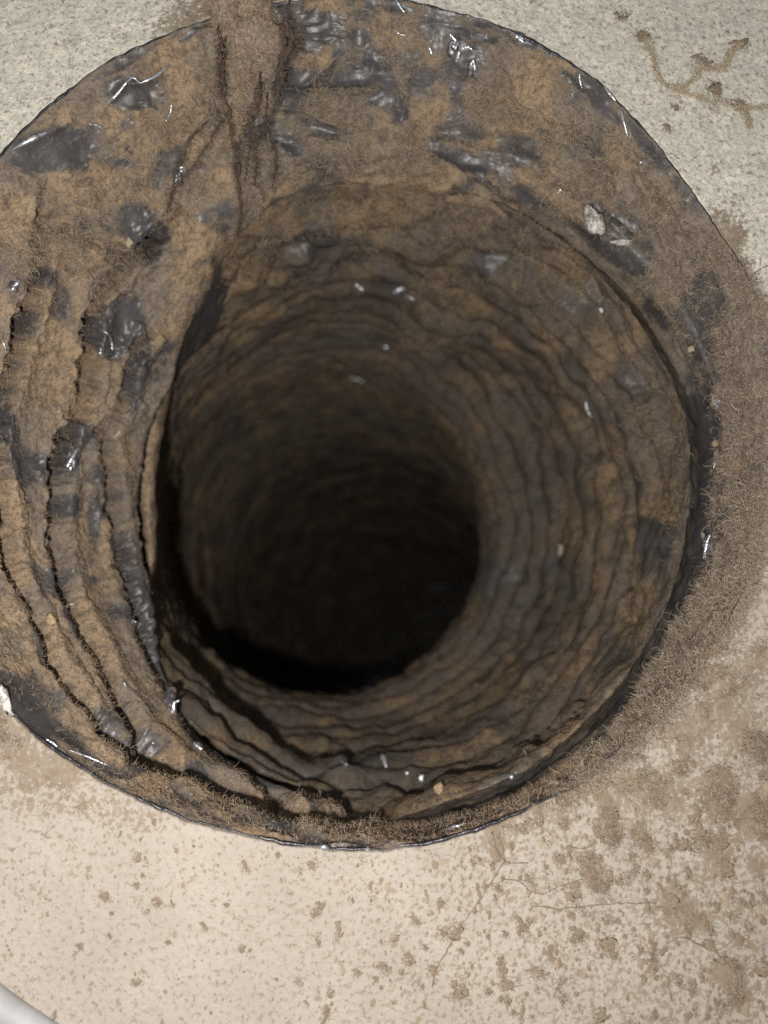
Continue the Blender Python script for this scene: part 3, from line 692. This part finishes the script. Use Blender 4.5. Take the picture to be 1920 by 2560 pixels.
for which, pts, r in CR:
    ps = []
    last = None
    for x, y in pts:
        p, nn = on_surface(x, y, which)
        if last is not None and abs(p[2] - last) > 90: p = W(x, y, last).reshape(3)
        last = p[2]
        ps.append(p + toward(p) * (r * 0.8 + (6 if which == 'sleeve' else 14)))
    path = smooth_path(ps, 9 + 2 * len(pts))
    kk = np.sin(np.linspace(0.12, np.pi - 0.12, len(path))) ** 0.7
    path = path + rng.normal(size=path.shape) * r * 0.12
    vs, fs = tube(path, (1.45 if which == 'sleeve' else 1.9) * r * kk * (1 + 0.2 * rng.normal(size=len(path))), 7)
    part('glint_line', vs, fs, M_GLINT if which == 'sleeve' else M_GLINT_SOFT)

# added faces of bare film, turned to the flash and camera for glints
FC = [('sleeve', 1135, 118, 16, 40, 0.3), ('sleeve', 1178, 172, 14, 26, 0), ('sleeve', 447, 440, 16, 28, -0.3), 
      ('sleeve', 178, 1150, 16, 40, -0.25), ('sleeve', 436, 1756, 24, 44, 0.3), ('sleeve', 497, 1862, 18, 14, 0.5), ('sleeve', 1790, 1008, 18, 26, -0.5), ('sleeve', 1790, 1145, 12, 30, 0),
      ('sleeve', 1764, 1362, 12, 38, -0.35), ('sleeve', 40, 715, 14, 18, -0.3), ('sleeve', 1300, 100, 24, 12, 0.5), 
      ('sleeve', 1140, 2066, 40, 9, -0.2), ('sleeve', 850, 2112, 46, 8, 0), ('hose', 1000, 728, 24, 12, -0.4), ('hose', 1052, 1944, 15, 11, 0)]
LPOS = _lp
for fi, (which, x, y, a_, b_, rot) in enumerate(FC):
    p, nn = on_surface(x, y, which)
    L_ = LPOS - p; L_ /= np.linalg.norm(L_)
    z_ = (toward(p) + L_) * 0.5 + rng.normal(size=3) * 0.10 + nn * 0.25; z_ /= np.linalg.norm(z_)
    x_ = np.array([math.cos(rot), -math.sin(rot), 0]); x_ -= z_ * (x_ @ z_); x_ /= np.linalg.norm(x_); y_ = np.cross(z_, x_)
    g = np.linspace(-1, 1, 15); gx, gy = np.meshgrid(g, g); r2 = np.hypot(gx, gy)
    sq = np.where(r2 > 0, np.maximum(np.abs(gx), np.abs(gy)) / np.maximum(r2, 1e-6), 1)
    q0 = np.stack([gx * sq * a_, gy * sq * b_, 0 * gx], -1)
    hh = 0.22 * min(a_, b_) * (1 - (gx * sq) ** 2 - (gy * sq) ** 2) + 0.16 * min(a_, b_) * ridged(q0 + 100 * fi, 0.9 * min(a_, b_) + 6, 601, 2)
    ed = 1 + 0.25 * noise(q0 + 50 * fi, 20, 603)
    FP = p + toward(p) * (5 if which == 'sleeve' else 14) + x_ * (q0[..., 0] * ed)[..., None] + y_ * (q0[..., 1] * ed)[..., None] + z_ * (hh - 8 * sstep(0.6, 1.0, np.maximum(np.abs(gx), np.abs(gy))))[..., None]
    part('glint_facet', FP.reshape(-1, 3), grid_faces(15, 15, False), M_FACET)

# ------------------------------------------------------------------ lint
def sample(V_, N_, weight, area, count, r):
    p = (weight * area).ravel(); p = p / p.sum()
    idx = r.choice(p.size, count, p=p)
    return V_.reshape(-1, 3)[idx] + r.normal(size=(count, 3)) * 1.5, N_.reshape(-1, 3)[idx]
def areas(Vg):
    return np.linalg.norm(np.cross(np.roll(Vg, -1, 1) - Vg, np.gradient(Vg, axis=0)), axis=-1)

ar = areas(SV); mask = LINT_MASK; wgt = lintw
knots = sstep(-0.05, 0.5, fbm(SG, 30, 207, 2))
p_, n_ = sample(SV, n_s, wgt * (0.12 + knots), ar, 60000, np.random.default_rng(3))
ll = np.where(np.random.default_rng(2).uniform(size=60000) < 0.35, 40.0, 18.0)
fv1, ff1, ft1 = fibre_geo(p_, n_, ll, 0.44, 31, lift=0.65, curl=1.0)
link('lint', mesh_data('lint', fv1, ff1, M_LINT, {'tone': ft1}), label='grey brown fuzzy lint matted over the right and upper inside of the duct mouth', cat='lint', kind='stuff')
# fringe along the pleats and the lower lip
gw = np.exp(-((gdist - 14) / 9.0) ** 2) * mask * (u < 1000) * (1 - 0.6 * bare) * clump ** 0.5
lipw = brush([([(120, 1890), (300, 1960), (520, 2035), (720, 2080), (930, 2085), (1120, 2045), (1300, 1990), (1450, 1900)], 38, 1.0), ([(60, 1700), (180, 1810), (330, 1930)], 50, 0.6),
              ([(60, 1250), (70, 1450), (140, 1600), (270, 1790)], 60, 0.25), ([(220, 1350), (270, 1560), (380, 1800)], 50, 0.35), ([(100, 900), (80, 1050)], 70, 0.25), ([(320, 130), (420, 230), (260, 380), (120, 430)], 90, 0.3)], u, v) * mask * (1 - 0.7 * bare)
p_, n_ = sample(SV, n_s, 1.6 * gw + 0.9 * lipw, ar, 46000, np.random.default_rng(4))
fv2, ff2, ft2 = fibre_geo(p_, n_, 17.0, 0.36, 32, lift=0.9, curl=0.8, bias=(0.1, 0.25, 0.1), seg=3)
link('lint', mesh_data('lint', fv2, ff2, M_LINT_TAN, {'tone': ft2}), label='tan lint fringing the pleats and the lower lip of the duct', cat='lint', kind='stuff')
# thin nap over the dusty film everywhere and inside the mouth of the hose
p_, n_ = sample(SV, n_s, mask * (1 - 0.85 * bare) * (0.25 + sstep(-0.3, 0.5, fbm(SG, 45, 211, 2))), ar, 17000, np.random.default_rng(14))
hl_w = brush([([(600, 600), (760, 540), (900, 520), (1100, 520), (1300, 590), (1450, 700)], 90, 1.0), ([(1550, 850), (1640, 1050), (1650, 1300)], 60, 0.4), ([(1090, 760), (1100, 830)], 70, 0.8)], hu, hv) * (HT > 0.01) * (HT < 0.5) * (1 - 0.8 * hb) * sstep(-0.3, 0.4, fbm(HG, 60, 213, 2))
p2, n2 = sample(HV, hn_s, hl_w, areas(HV), 13000, np.random.default_rng(15))
fv5, ff5, ft5 = fibre_geo(np.r_[p_, p2], np.r_[n_, n2], 22.0, 0.4, 36, lift=0.7, curl=0.9, seg=3)
link('lint', mesh_data('lint', fv5, ff5, M_LINT_TAN, {'tone': ft5}), label='thin brown nap of lint over the dusty film and upper hose wall', cat='lint', kind='stuff')
# lint spread on the wall below and right of the opening
wu, wv = wall_uv; war = areas(wall_pts)
wn = np.zeros(wall_pts.shape); wn[..., 2] = 1
ww = sstep(0.58, 1.0, wall_dust + 0.9 * nz + 0.4 * noise(wall_pts, 22, 44)) * (wu < 2050) * (wv < 2600) * (wv > -60) * (wu > -80)
p_, n_ = sample(wall_pts, wn, ww, war, 20000, np.random.default_rng(5))
fv3, ff3, ft3 = fibre_geo(p_, n_, 18.0, 0.38, 33, lift=0.5, curl=0.9, seg=3)
link('lint', mesh_data('lint', fv3, ff3, M_LINT, {'tone': ft3}), label='brown lint spread on the beige wall at the right edge of the duct', cat='lint', kind='stuff')

rm = np.where(rmask > 0.3)[0]; ii = np.random.default_rng(8).choice(rm, 9000)
r8 = np.random.default_rng(9)
rt = S0[ii] + dirs[ii] * r8.normal(size=(9000, 1)) * (9 + 12 * np.clip(0.4 + noise(S0[ii], 90, 88), 0, 1.4))[:, None] + np.c_[r8.normal(size=(9000, 2)) * 3, np.zeros(9000)]; rt[:, 2] = np.where(((rt - S0[ii]) * dirs[ii]).sum(1) > 0, 3, 1)
nn_ = np.tile(np.array([0, 0, 1.0]), (9000, 1))
fv4, ff4, ft4 = fibre_geo(rt, nn_, 20.0, 0.40, 35, lift=0.7, curl=1.0)
link('lint', mesh_data('lint', fv4, ff4, M_LINT, {'tone': ft4}), label='grey brown lint bridging the right rim between duct and wall', cat='lint', kind='stuff')

# hanging lint clump over the top edge
spine = smooth_path([(585, -90, 14), (600, -10, 14), (608, 60, -10), (612, 140, -62), (606, 220, -120), (588, 300, -175), (572, 360, -215)], 70)
half = np.interp(np.linspace(0, 1, 70), [0, .2, .45, .7, .9, 1], [118, 100, 70, 42, 22, 4]) * (1 + 0.30 * noise(np.c_[spine[:, 1], 0 * spine[:, 1], 0 * spine[:, 1]], 55, 331))
cs = np.linspace(-1, 1, 60)
U = spine[:, 0][:, None] + half[:, None] * cs[None]; V2 = spine[:, 1][:, None] + 0 * cs[None]
hgt = 72 * np.sqrt(np.clip(1 - cs ** 2, 0, 1))[None] * (half / 120)[:, None] ** 0.5
LG = W(U, V2, spine[:, 2][:, None] + 0 * U)
k3 = LG.copy()
LG[..., 2] += hgt * (1 + 0.5 * fbm(k3, 60, 301, 3)) - 4 + 22 * fbm(k3, 34, 305, 3) + 7 * noise(k3, 9, 309)
LG[..., 0] += 26 * fbm(k3, 50, 303, 3) * np.abs(cs)[None]; LG[..., 1] += 12 * noise(k3, 40, 304)
lcl = mesh_data('lint_clump', LG.reshape(-1, 3) - spine_w if False else LG.reshape(-1, 3), grid_faces(70, 60, False)[:, ::-1], M_CLUMP,
                {'bare': np.full(LG.shape[:2], -0.15) + 0.3 * fbm(k3, 40, 311, 3), 'tone': np.clip(0.38 + 0.7 * fbm(k3, 50, 313, 3), 0, 1)})
clump_o = link('lint_clump', lcl, label='thick brown lint clump hanging over the top edge of the duct', cat='lint clump')
ln = np.zeros(LG.shape); ln[..., 2] = 1
p_, n_ = sample(LG, ln, np.ones(LG.shape[:2]), areas(LG) * 0 + 1, 4500, np.random.default_rng(6))
a_, b_, c_ = fibre_geo(p_, n_, 30.0, 0.6, 34, lift=0.5)
link('lint_fibres', mesh_data('lint_fibres', a_, b_, M_LINT_TAN, {'tone': c_}), clump_o)

STR = [[(722, -10), (716, 50), (730, 90), (712, 150), (700, 215), (676, 290), (655, 350)], [(700, 40), (712, 110), (695, 190), (690, 250)], [(545, 60), (552, 130), (560, 220), (575, 300), (590, 380), (598, 470)],
       [(650, 180), (648, 250), (630, 310), (622, 390), (612, 460)], [(665, 230), (668, 320), (690, 400), (680, 470)], [(560, 90), (548, 160), (555, 250)], [(600, 330), (590, 420), (600, 520), (592, 590)], [(630, 300), (640, 380), (636, 470)],
       [(520, 300), (470, 360), (440, 430), (425, 520)], [(580, 260), (540, 330), (500, 390), (440, 470), (400, 560)], [(725, 60), (742, 110), (735, 150)]]
for k, pts in enumerate(STR):  # hanging strands; dark tubes also stand in for shaded gaps beside the clump
    zz = []
    for x, y in pts:
        if y < 40: zz.append(34)
        else: zz.append(on_surface(x, y, 'sleeve')[0][2] + 16 + (20 if y < 250 else 0))
    pth = smooth_path(W(np.array([p[0] for p in pts]), np.array([p[1] for p in pts]), np.array(zz)), 40)
    pth += rng.normal(size=pth.shape) * 2.5
    vs, fs = tube(pth, (9.0 if k in (0, 2) else 5.5 - 0.25 * k) * np.sin(np.linspace(0.3, np.pi - 0.2, 40)) * np.clip(0.75 + 1.0 * noise(pth, 34, 901 + k) + 0.4 * rng.normal(size=40), 0.12, 1.9), 6)
    i_ = rng.integers(4, 36, 320); rt = pth[i_] + rng.normal(size=(320, 3)) * 5
    nn_ = rng.normal(size=(320, 3)); nn_ /= np.linalg.norm(nn_, axis=1, keepdims=True)
    a_, b_, c_ = fibre_geo(rt, nn_, 22.0, 0.5, 700 + k, 0.6, 0.8, bias=(0, -0.4, 0))
    b3 = np.r_[b_[:, [0, 1, 2]], b_[:, [0, 2, 3]]] + len(vs)
    link('strand_gap', mesh_data('strand_gap', np.r_[vs, a_], np.r_[fs, b3], M_STRAND_GAP, {'tone': np.r_[np.full(len(vs), 0.1), c_]}), clump_o)

# ------------------------------------------------------------------ crumbs, chips, tufts and hairs
def blob(rx, ry, rz, seed, rough=0.35, nu=12, nv=8):
    r = np.random.default_rng(seed)
    a = np.linspace(0, 2 * np.pi, nu, endpoint=False); b = np.linspace(0.02, np.pi - 0.02, nv)
    g = np.stack([np.sin(b)[:, None] * np.cos(a)[None], np.sin(b)[:, None] * np.sin(a)[None], np.cos(b)[:, None] + 0 * a[None]], -1)
    k = 1 + rough * 1.6 * noise(g * 10 + seed * 13.7, 7, seed) + rough * noise(g * 10 + seed * 5.1, 3.2, seed + 1)
    g = g * k[..., None] * np.array([rx, ry, rz])
    return g.reshape(-1, 3), grid_faces(nv, nu)[:, ::-1]
def place(name, x, y, which, size, mat, seed, label, cat, lift=0.4, rot=0.0, group=None, tone=0.6):
    p, nn = on_surface(x, y, which)
    vs, fs = blob(size[0], size[1], size[2], seed)
    c, s_ = math.cos(rot), math.sin(rot); vs = vs @ np.array([[c, s_, 0], [-s_, c, 0], [0, 0, 1]])
    z_ = nn * 0.5 + toward(p) * 0.5; z_ /= np.linalg.norm(z_)
    x_ = np.array([1.0, 0, 0]) - z_[0] * z_; x_ /= np.linalg.norm(x_); y_ = np.cross(z_, x_)
    vs = vs @ np.stack([x_, y_, z_])
    return link(name, mesh_data(name, vs, fs, mat, {'tone': np.full(len(vs), tone)}), label=label, cat=cat, group=group, loc=tuple((p + z_ * size[2] * lift) * K))
place('plaster_chip', 1482, 555, 'sleeve', (26, 48, 9), M_CHIP, 3, 'larger pale speckled plaster chip stuck to the upper right duct film', 'chip', 1.2, 0.55)
place('plaster_chip', 1552, 607, 'sleeve', (27, 9, 6), M_CHIP, 4, 'small pale plaster chip right of the larger chip in the duct', 'chip', 1.2, 0.1)
place('crumb', 322, 606, 'sleeve', (9, 14, 7), M_CRUMB, 5, 'pale straw crumb below the bare black patch at upper left', 'crumb', 1.0)
place('crumb', 1732, 872, 'sleeve', (9, 11, 8), M_CRUMB, 6, 'pale straw crumb caught in lint on the right of the duct', 'crumb', 1.2)
place('crumb', 1790, 1108, 'sleeve', (8, 9, 6), M_ORANGE, 7, 'orange crumb on the bare black film at right', 'crumb', 1.2)
place('crumb', 128, 1546, 'sleeve', (11, 15, 6), M_ORANGE, 8, 'tan orange flake beside the outer groove at left', 'flake', 1.0, 0.5)
place('crumb', 298, 1086, 'sleeve', (7, 15, 5), M_CRUMB, 9, 'yellowish sliver on the pleat left of the dark hole', 'crumb', 1.0, -0.7)
place('crumb', 1402, 1376, 'hose', (12, 28, 10), M_CRUMB, 10, 'pinkish tan crumb on the right wall deep inside the duct', 'crumb', 0.8)
place('crumb', 1098, 1972, 'hose', (14, 18, 9), M_ORANGE, 11, 'tan crumb at the bottom of the hose above the lower lip', 'crumb', 0.8, 0.4)
place('crumb', 1615, 1693, 'sleeve', (6, 13, 5), M_CRUMB, 12, 'tan sliver at the lower right edge of the hose mouth', 'crumb', 1.3, -0.5)
place('plaster_chip', 12, 1750, 'wall', (11, 34, 6), M_CHIP, 13, 'pale ragged plaster edge piece at the far left of the opening', 'chip', 0.2, 0.45)

def fuzz_tuft(seed, n=46):
    """flat knot of short fibres with a lumpy core, about 20 px across"""
    r = np.random.default_rng(seed)
    nb = r.integers(2, 5); cores = []
    for k in range(nb):
        vs, fs = blob(r.uniform(4, 9), r.uniform(3, 7), r.uniform(2, 3.2), seed * 7 + k, 0.5, 9, 6)
        cores.append((vs + np.array([*r.normal(size=2) * 6, 1.2]), fs))
    roots = np.c_[r.normal(size=(n, 2)) * 7, np.full(n, 1.5)]
    nn = np.c_[r.normal(size=(n, 2)) * 0.8, np.full(n, 0.35)]; nn /= np.linalg.norm(nn, axis=1, keepdims=True)
    fvv, fff, ftt = fibre_geo(roots, nn, 13.0, 0.65, seed + 500, 0.7, 0.7)
    fvv[:, 2] = np.maximum(fvv[:, 2], 0.4)
    cv, cf = join(cores)
    return mesh_data('dust_tuft', np.r_[cv, fvv], np.r_[cf, fff + len(cv)], M_TUFT, {'tone': np.r_[np.full(len(cv), 0.30) + 0.2 * noise(cv, 4, seed), ftt]})
TUFTS = [fuzz_tuft(s_) for s_ in range(10, 20)]
BIG = [(1612, 88, 2.6, 2.2, 'largest round tan tuft on the grey wall at upper right'), (1560, 42, 2.2, 1.5, 'tan smudge of lint near the top edge right of the opening'),
       (1752, 152, 2.2, 1.8, 'tan tuft hooked above the thread at upper right'), (1850, 112, 2.2, 1.6, 'upper right tuft nearest the photograph corner'), (1672, 325, 1.6, 1.1, 'small round tan tuft just outside the rim at upper right'),
       (1785, 225, 1.9, 2.6, 'tall tan tuft in the middle of the thread at upper right'), (1850, 262, 2.6, 1.3, 'wide tan tuft on the thread by the right edge, upper right'), (1690, 268, 1.2, 0.8, 'faint reddish tuft under the thread at upper right'),
       (1232, 2108, 1.0, 3.0, 'upright brush of lint on the wall just below the lower rim'), (1515, 2050, 2.0, 4.0, 'long brown lint tuft standing below the lower right rim'), (1478, 2178, 2.2, 3.6, 'grey brown tuft with a dark nick, lower right wall'),
       (1597, 2085, 1.2, 2.6, 'slanted narrow lint tuft right of the long one below the rim'), (1741, 2065, 1.6, 2.4, 'forked brown tuft at the lower right wall'), (1787, 2115, 2.6, 1.8, 'wide brown tuft low on the right wall'),
       (1690, 2270, 2.6, 1.9, 'dark slanted tuft in the middle of the lower right wall'), (1515, 2362, 2.0, 2.2, 'brown tuft above the bottom edge, centre right'), (1432, 2228, 1.7, 2.0, 'squarish brown tuft left of the nicked grey tuft'),
       (1631, 2408, 2.2, 1.4, 'brown smudge near the bottom right thread'), (1798, 2402, 2.2, 1.4, 'brown tuft where the bottom right thread forks'), (1834, 2458, 1.4, 3.6, 'tall brown tuft hanging from the bottom right thread'),
       (1272, 2458, 2.0, 1.5, 'squat brown tuft close to the bottom edge'), (1151, 2482, 2.0, 2.2, 'leftmost pronged tuft by the bottom edge'), (1342, 2432, 2.0, 1.2, 'pale pronged tuft right of the squat one'), (1440, 2338, 1.4, 1.7, 'dark little tuft above the pronged ones'),
       (1793, 1978, 3.0, 2.8, 'large dark brown lint patch on the right wall below the rim'), (1890, 2040, 3.2, 3.0, 'large dark brown lint patch at the right edge of the photo'), (1573, 1958, 2.6, 1.3, 'brown lint smear under the lower right rim'),
       (1640, 1940, 2.2, 1.3, 'ragged smear right of the one under the rim'), (1880, 1850, 2.2, 3.0, 'dark lint patch beside the right edge, above the large one'), (1135, 2325, 1.4, 2.0, 'tuft threaded on the long hair below the rim'),
       (1085, 2420, 1.2, 1.6, 'tuft at the lower end of the long hair'), (345, 2455, 1.2, 0.9, 'greenish brown knot on the lower left wall'), (845, 2325, 0.8, 1.8, 'thin upright fleck at lower centre of the wall'),
       (200, 2368, 0.7, 0.9, 'small pinkish fleck alone on the lower left wall'), (270, 2245, 0.9, 0.8, 'dark speck left of centre on the lower wall')]
def put_tuft(x, y, sx, sy, rot, k, label, group=None):
    p = W(x, y, 0.0).reshape(3)
    o = link('dust_tuft', TUFTS[k % len(TUFTS)], label=label, cat='dust tuft', group=group, loc=tuple((p + np.array([0, 0, 1.0])) * K))
    o.rotation_euler = (0, 0, rot); o.scale = (sx, sy, 0.25 + 0.22 * min(sx, sy)); return o
rr_ = random.Random(5)
for k, (x, y, sx, sy, lab) in enumerate(BIG):
    put_tuft(x, y, sx * 0.8, sy * 0.8, rr_.uniform(-0.35, 0.35), k, lab, 'dust tufts on the wall')
cnt = 0
while cnt < 230:
    x, y = rr_.uniform(40, 1915), rr_.uniform(1880, 2550)
    dens = (x / 1920) ** 1.6 * 0.9 + 0.06
    if y > 2380 and x < 900: dens *= 0.5
    wx, wy = W(x, y, 0)[:2]
    ang_ = math.atan2(y - C0[1], x - C0[0]); r_ = polar(RIM, C0, np.array([ang_]), 0)[0][0]
    if math.hypot(x - C0[0], y - C0[1]) < r_ + 26 or rr_.random() > dens: continue
    s_ = rr_.choice([0.35, 0.45, 0.55, 0.65, 0.8, 1.0]) * (0.55 + 0.5 * x / 1920)
    put_tuft(x, y, s_ * rr_.uniform(0.7, 1.2), s_ * rr_.uniform(0.8, 1.7), rr_.uniform(-0.5, 0.5), rr_.randrange(10), 'small brown fleck of dust scattered on the beige wall below the opening', 'small dust flecks scattered on the lower wall'); cnt += 1

# the finest dust specks on the wall, past counting
r_ = np.random.default_rng(11); ns = 9000
sx_ = r_.uniform(-20, 1940, ns); sy_ = r_.uniform(1250, 2580, ns)
rimr = polar(RIM, C0, np.arctan2(sy_ - C0[1], sx_ - C0[0]), 0)[0]
dens = 0.22 + 0.75 * sstep(500, 1750, sx_) * sstep(1500, 2150, sy_) + 0.25 * np.exp(-((sy_ - 2150) / 120) ** 2)
keep = (np.hypot(sx_ - C0[0], sy_ - C0[1]) > rimr + 12) & (r_.uniform(size=ns) < dens) & (r_.uniform(size=ns) < 0.35 + 0.65 * sstep(-0.3, 0.3, noise(np.c_[sx_, sy_, 0 * sx_], 90, 15)))
cp = W(sx_[keep], sy_[keep], 0.0); m_ = len(cp)
sz = r_.uniform(1.6, 4.6, m_) * (0.7 + 0.6 * sstep(600, 1900, sx_[keep])) * np.where(r_.uniform(size=m_) < 0.12, 1.9, 1.0)
aa = np.linspace(0, 2 * np.pi, 7, endpoint=False)[None] + r_.uniform(0, 6.28, (m_, 1))
rd = sz[:, None] * r_.uniform(0.35, 1.35, (m_, 7)); asp = r_.uniform(0.7, 1.9, (m_, 1))
rim_ = np.stack([cp[:, 0:1] + rd * np.cos(aa), cp[:, 1:2] + rd * np.sin(aa) * asp, np.full((m_, 7), 0.5)], -1)
top_ = cp + np.stack([r_.normal(size=m_), r_.normal(size=m_), 0.8 + sz * 0.3], 1)
vv_ = np.concatenate([rim_, top_[:, None]], 1).reshape(-1, 3); bb = (np.arange(m_) * 8)[:, None]; kk = np.arange(7)[None]
ff_ = np.stack([bb + kk, bb + (kk + 1) % 7, bb + 7 + 0 * kk], -1).reshape(-1, 3)
link('dust_specks', mesh_data('dust_specks', vv_, ff_, M_TUFT, {'tone': np.repeat(r_.uniform(0, 1, m_), 8)}), label='fine brown dust specks peppered over the lower beige wall', cat='dust specks', kind='stuff')

def hair(name, pts, r, label, cat, mat=M_HAIR, tone=0.5, nseg=26, jit=1.2):
    path = W(*[np.array(c) for c in zip(*pts)])
    path = smooth_path(path, nseg); path[1:-1] += rng.normal(size=(nseg - 2, 3)) * jit * np.array([1, 1, 0.3])
    c0 = path[0].copy(); vs, fs = tube(path - c0, 0.62 * r * np.clip(1 + 0.35 * rng.normal(size=nseg), 0.3, 1.8), 5)
    return link(name, mesh_data(name, vs, fs, mat, {'tone': np.full(len(vs), tone)}), label=label, cat=cat, loc=tuple(c0 * K))
hair('hair', [(1262, 2150, 5), (1215, 2225, 5), (1190, 2262, 6), (1150, 2320, 5), (1112, 2385, 5), (1095, 2412, 4), (1080, 2470, 4)], 2.0, 'long straight brown hair on the wall below the lower rim', 'hair')
hair('hair', [(1232, 2085, 8), (1240, 2120, 8), (1262, 2152, 5), (1320, 2158, 4)], 1.5, 'short bent hair starting at the lower rim', 'hair')
hair('hair', [(1225, 2210, 4), (1290, 2200, 5), (1340, 2235, 4), (1400, 2215, 5), (1470, 2195, 4)], 1.2, 'fine wavy hair right of the long straight one', 'hair')
hair('hair', [(1330, 2265, 4), (1410, 2272, 5), (1500, 2262, 4), (1580, 2258, 5), (1640, 2258, 4)], 1.5, 'nearly level brown hair across the lower right wall', 'hair')
hair('hair', [(1660, 2365, 4), (1700, 2345, 5), (1740, 2358, 4), (1780, 2378, 5), (1830, 2352, 4), (1850, 2330, 4)], 1.8, 'curved brown thread joining tufts at bottom right', 'thread')
hair('hair', [(1785, 2378, 4), (1820, 2410, 5), (1842, 2440, 6), (1834, 2500, 5)], 2.0, 'dark thread running down to the bottom right tuft', 'thread')
def fuzzy_thread(pts, r, label, cat, tone):
    path = smooth_path(W(*[np.array(c) for c in zip(*pts)]), 60)
    path[1:-1] += rng.normal(size=(58, 3)) * np.array([1.6, 1.6, 0.2]); path[:, 2] = np.clip(path[:, 2], 1.5, 4)
    c0 = path[0].copy(); rad = r * 0.22 * np.clip(0.75 + 0.8 * noise(path, 26, 801), 0.25, 1.6)
    vs, fs = tube(path - c0, rad, 6); vs[:, 2] *= 0.45
    m = len(pts) * 120; i_ = rng.integers(0, 60, m)
    rt = path[i_] - c0 + np.c_[rng.normal(size=(m, 2)) * r * (0.55 + 0.6 * np.clip(noise(path, 30, 803), -0.6, 1))[i_][:, None], np.full(m, 1.5)]
    nn_ = np.c_[rng.normal(size=(m, 2)), np.full(m, 0.3)]; nn_ /= np.linalg.norm(nn_, axis=1, keepdims=True)
    a_, b_, c_ = fibre_geo(rt, nn_, 13.0, 0.7, int(pts[0][0]), 0.5, 0.9); a_[:, 2] = np.clip(a_[:, 2], -1, 8)
    b3 = np.r_[b_[:, [0, 1, 2]], b_[:, [0, 2, 3]]] + len(vs)
    return link('thread', mesh_data('thread', np.r_[vs, a_], np.r_[fs, b3], M_THREAD, {'tone': np.r_[np.full(len(vs), tone), c_]}), label=label, cat=cat, loc=tuple(c0 * K))
fuzzy_thread( [(1612, 95, 5), (1636, 150, 6), (1645, 190, 5), (1672, 215, 6), (1700, 218, 5), (1740, 190, 7), (1752, 165, 5)], 5.7, 'dusty thread from the round tuft at upper right', 'thread', 0.3)
fuzzy_thread( [(1752, 165, 5), (1790, 172, 6), (1815, 160, 5), (1830, 125, 6), (1850, 112, 5)], 6.5, 'dusty thread between two tufts near the upper right corner', 'thread', 0.4)
fuzzy_thread( [(1672, 215, 5), (1720, 235, 6), (1780, 250, 6), (1850, 268, 6), (1925, 266, 5)], 6.8, 'dusty thread reaching the right edge of the photo', 'thread', 0.35)
fuzzy_thread( [(1852, 268, 5), (1866, 290, 5), (1872, 318, 4)], 4.9, 'short dusty thread end hanging below the right thread', 'thread', 0.35)
hair('hair', [(1880, 688, 14), (1900, 672, 10), (1930, 662, 6)], 1.6, 'dark hair sticking out over the right rim', 'hair')
hair('hair', [(1662, 392, 12), (1670, 386, 16), (1682, 388, 16), (1692, 398, 12)], 1.3, 'short white curled hair on the upper right rim', 'hair', M_CHIP)
hair('hair', [(1430, 2120, 4), (1470, 2118, 5), (1490, 2104, 6)], 1.4, 'short dark hair above the nicked grey tuft', 'hair')
hair('hair', [(1740, 2080, 5), (1752, 2030, 6), (1765, 2008, 5)], 1.5, 'hair rising from the forked tuft at lower right', 'hair')

# pale moulded trim that edges the wall at the lower left
tp = smooth_path(W(np.array([-365, -160, -22, 106, 278, 508]), np.array([2180, 2370, 2495, 2585, 2690, 2790]) + 4, 14.0), 80)
M_TRIM, t_, b_ = nt('white_trim'); b_.inputs['Roughness'].default_value = 0.6
t_.links.new(mixc(t_, ramp(t_, ntex(t_, 60, 3), [(0.4, 0.0), (0.7, 1.0)]), (0.36, 0.355, 0.355), (0.42, 0.415, 0.42)), b_.inputs['Base Color'])
vs, fs = tube(tp, np.full(80, 34.0), 20)
link('wall_trim', mesh_data('wall_trim', vs, fs, M_TRIM), label='white moulded trim edging the wall in the lower left corner', cat='trim')
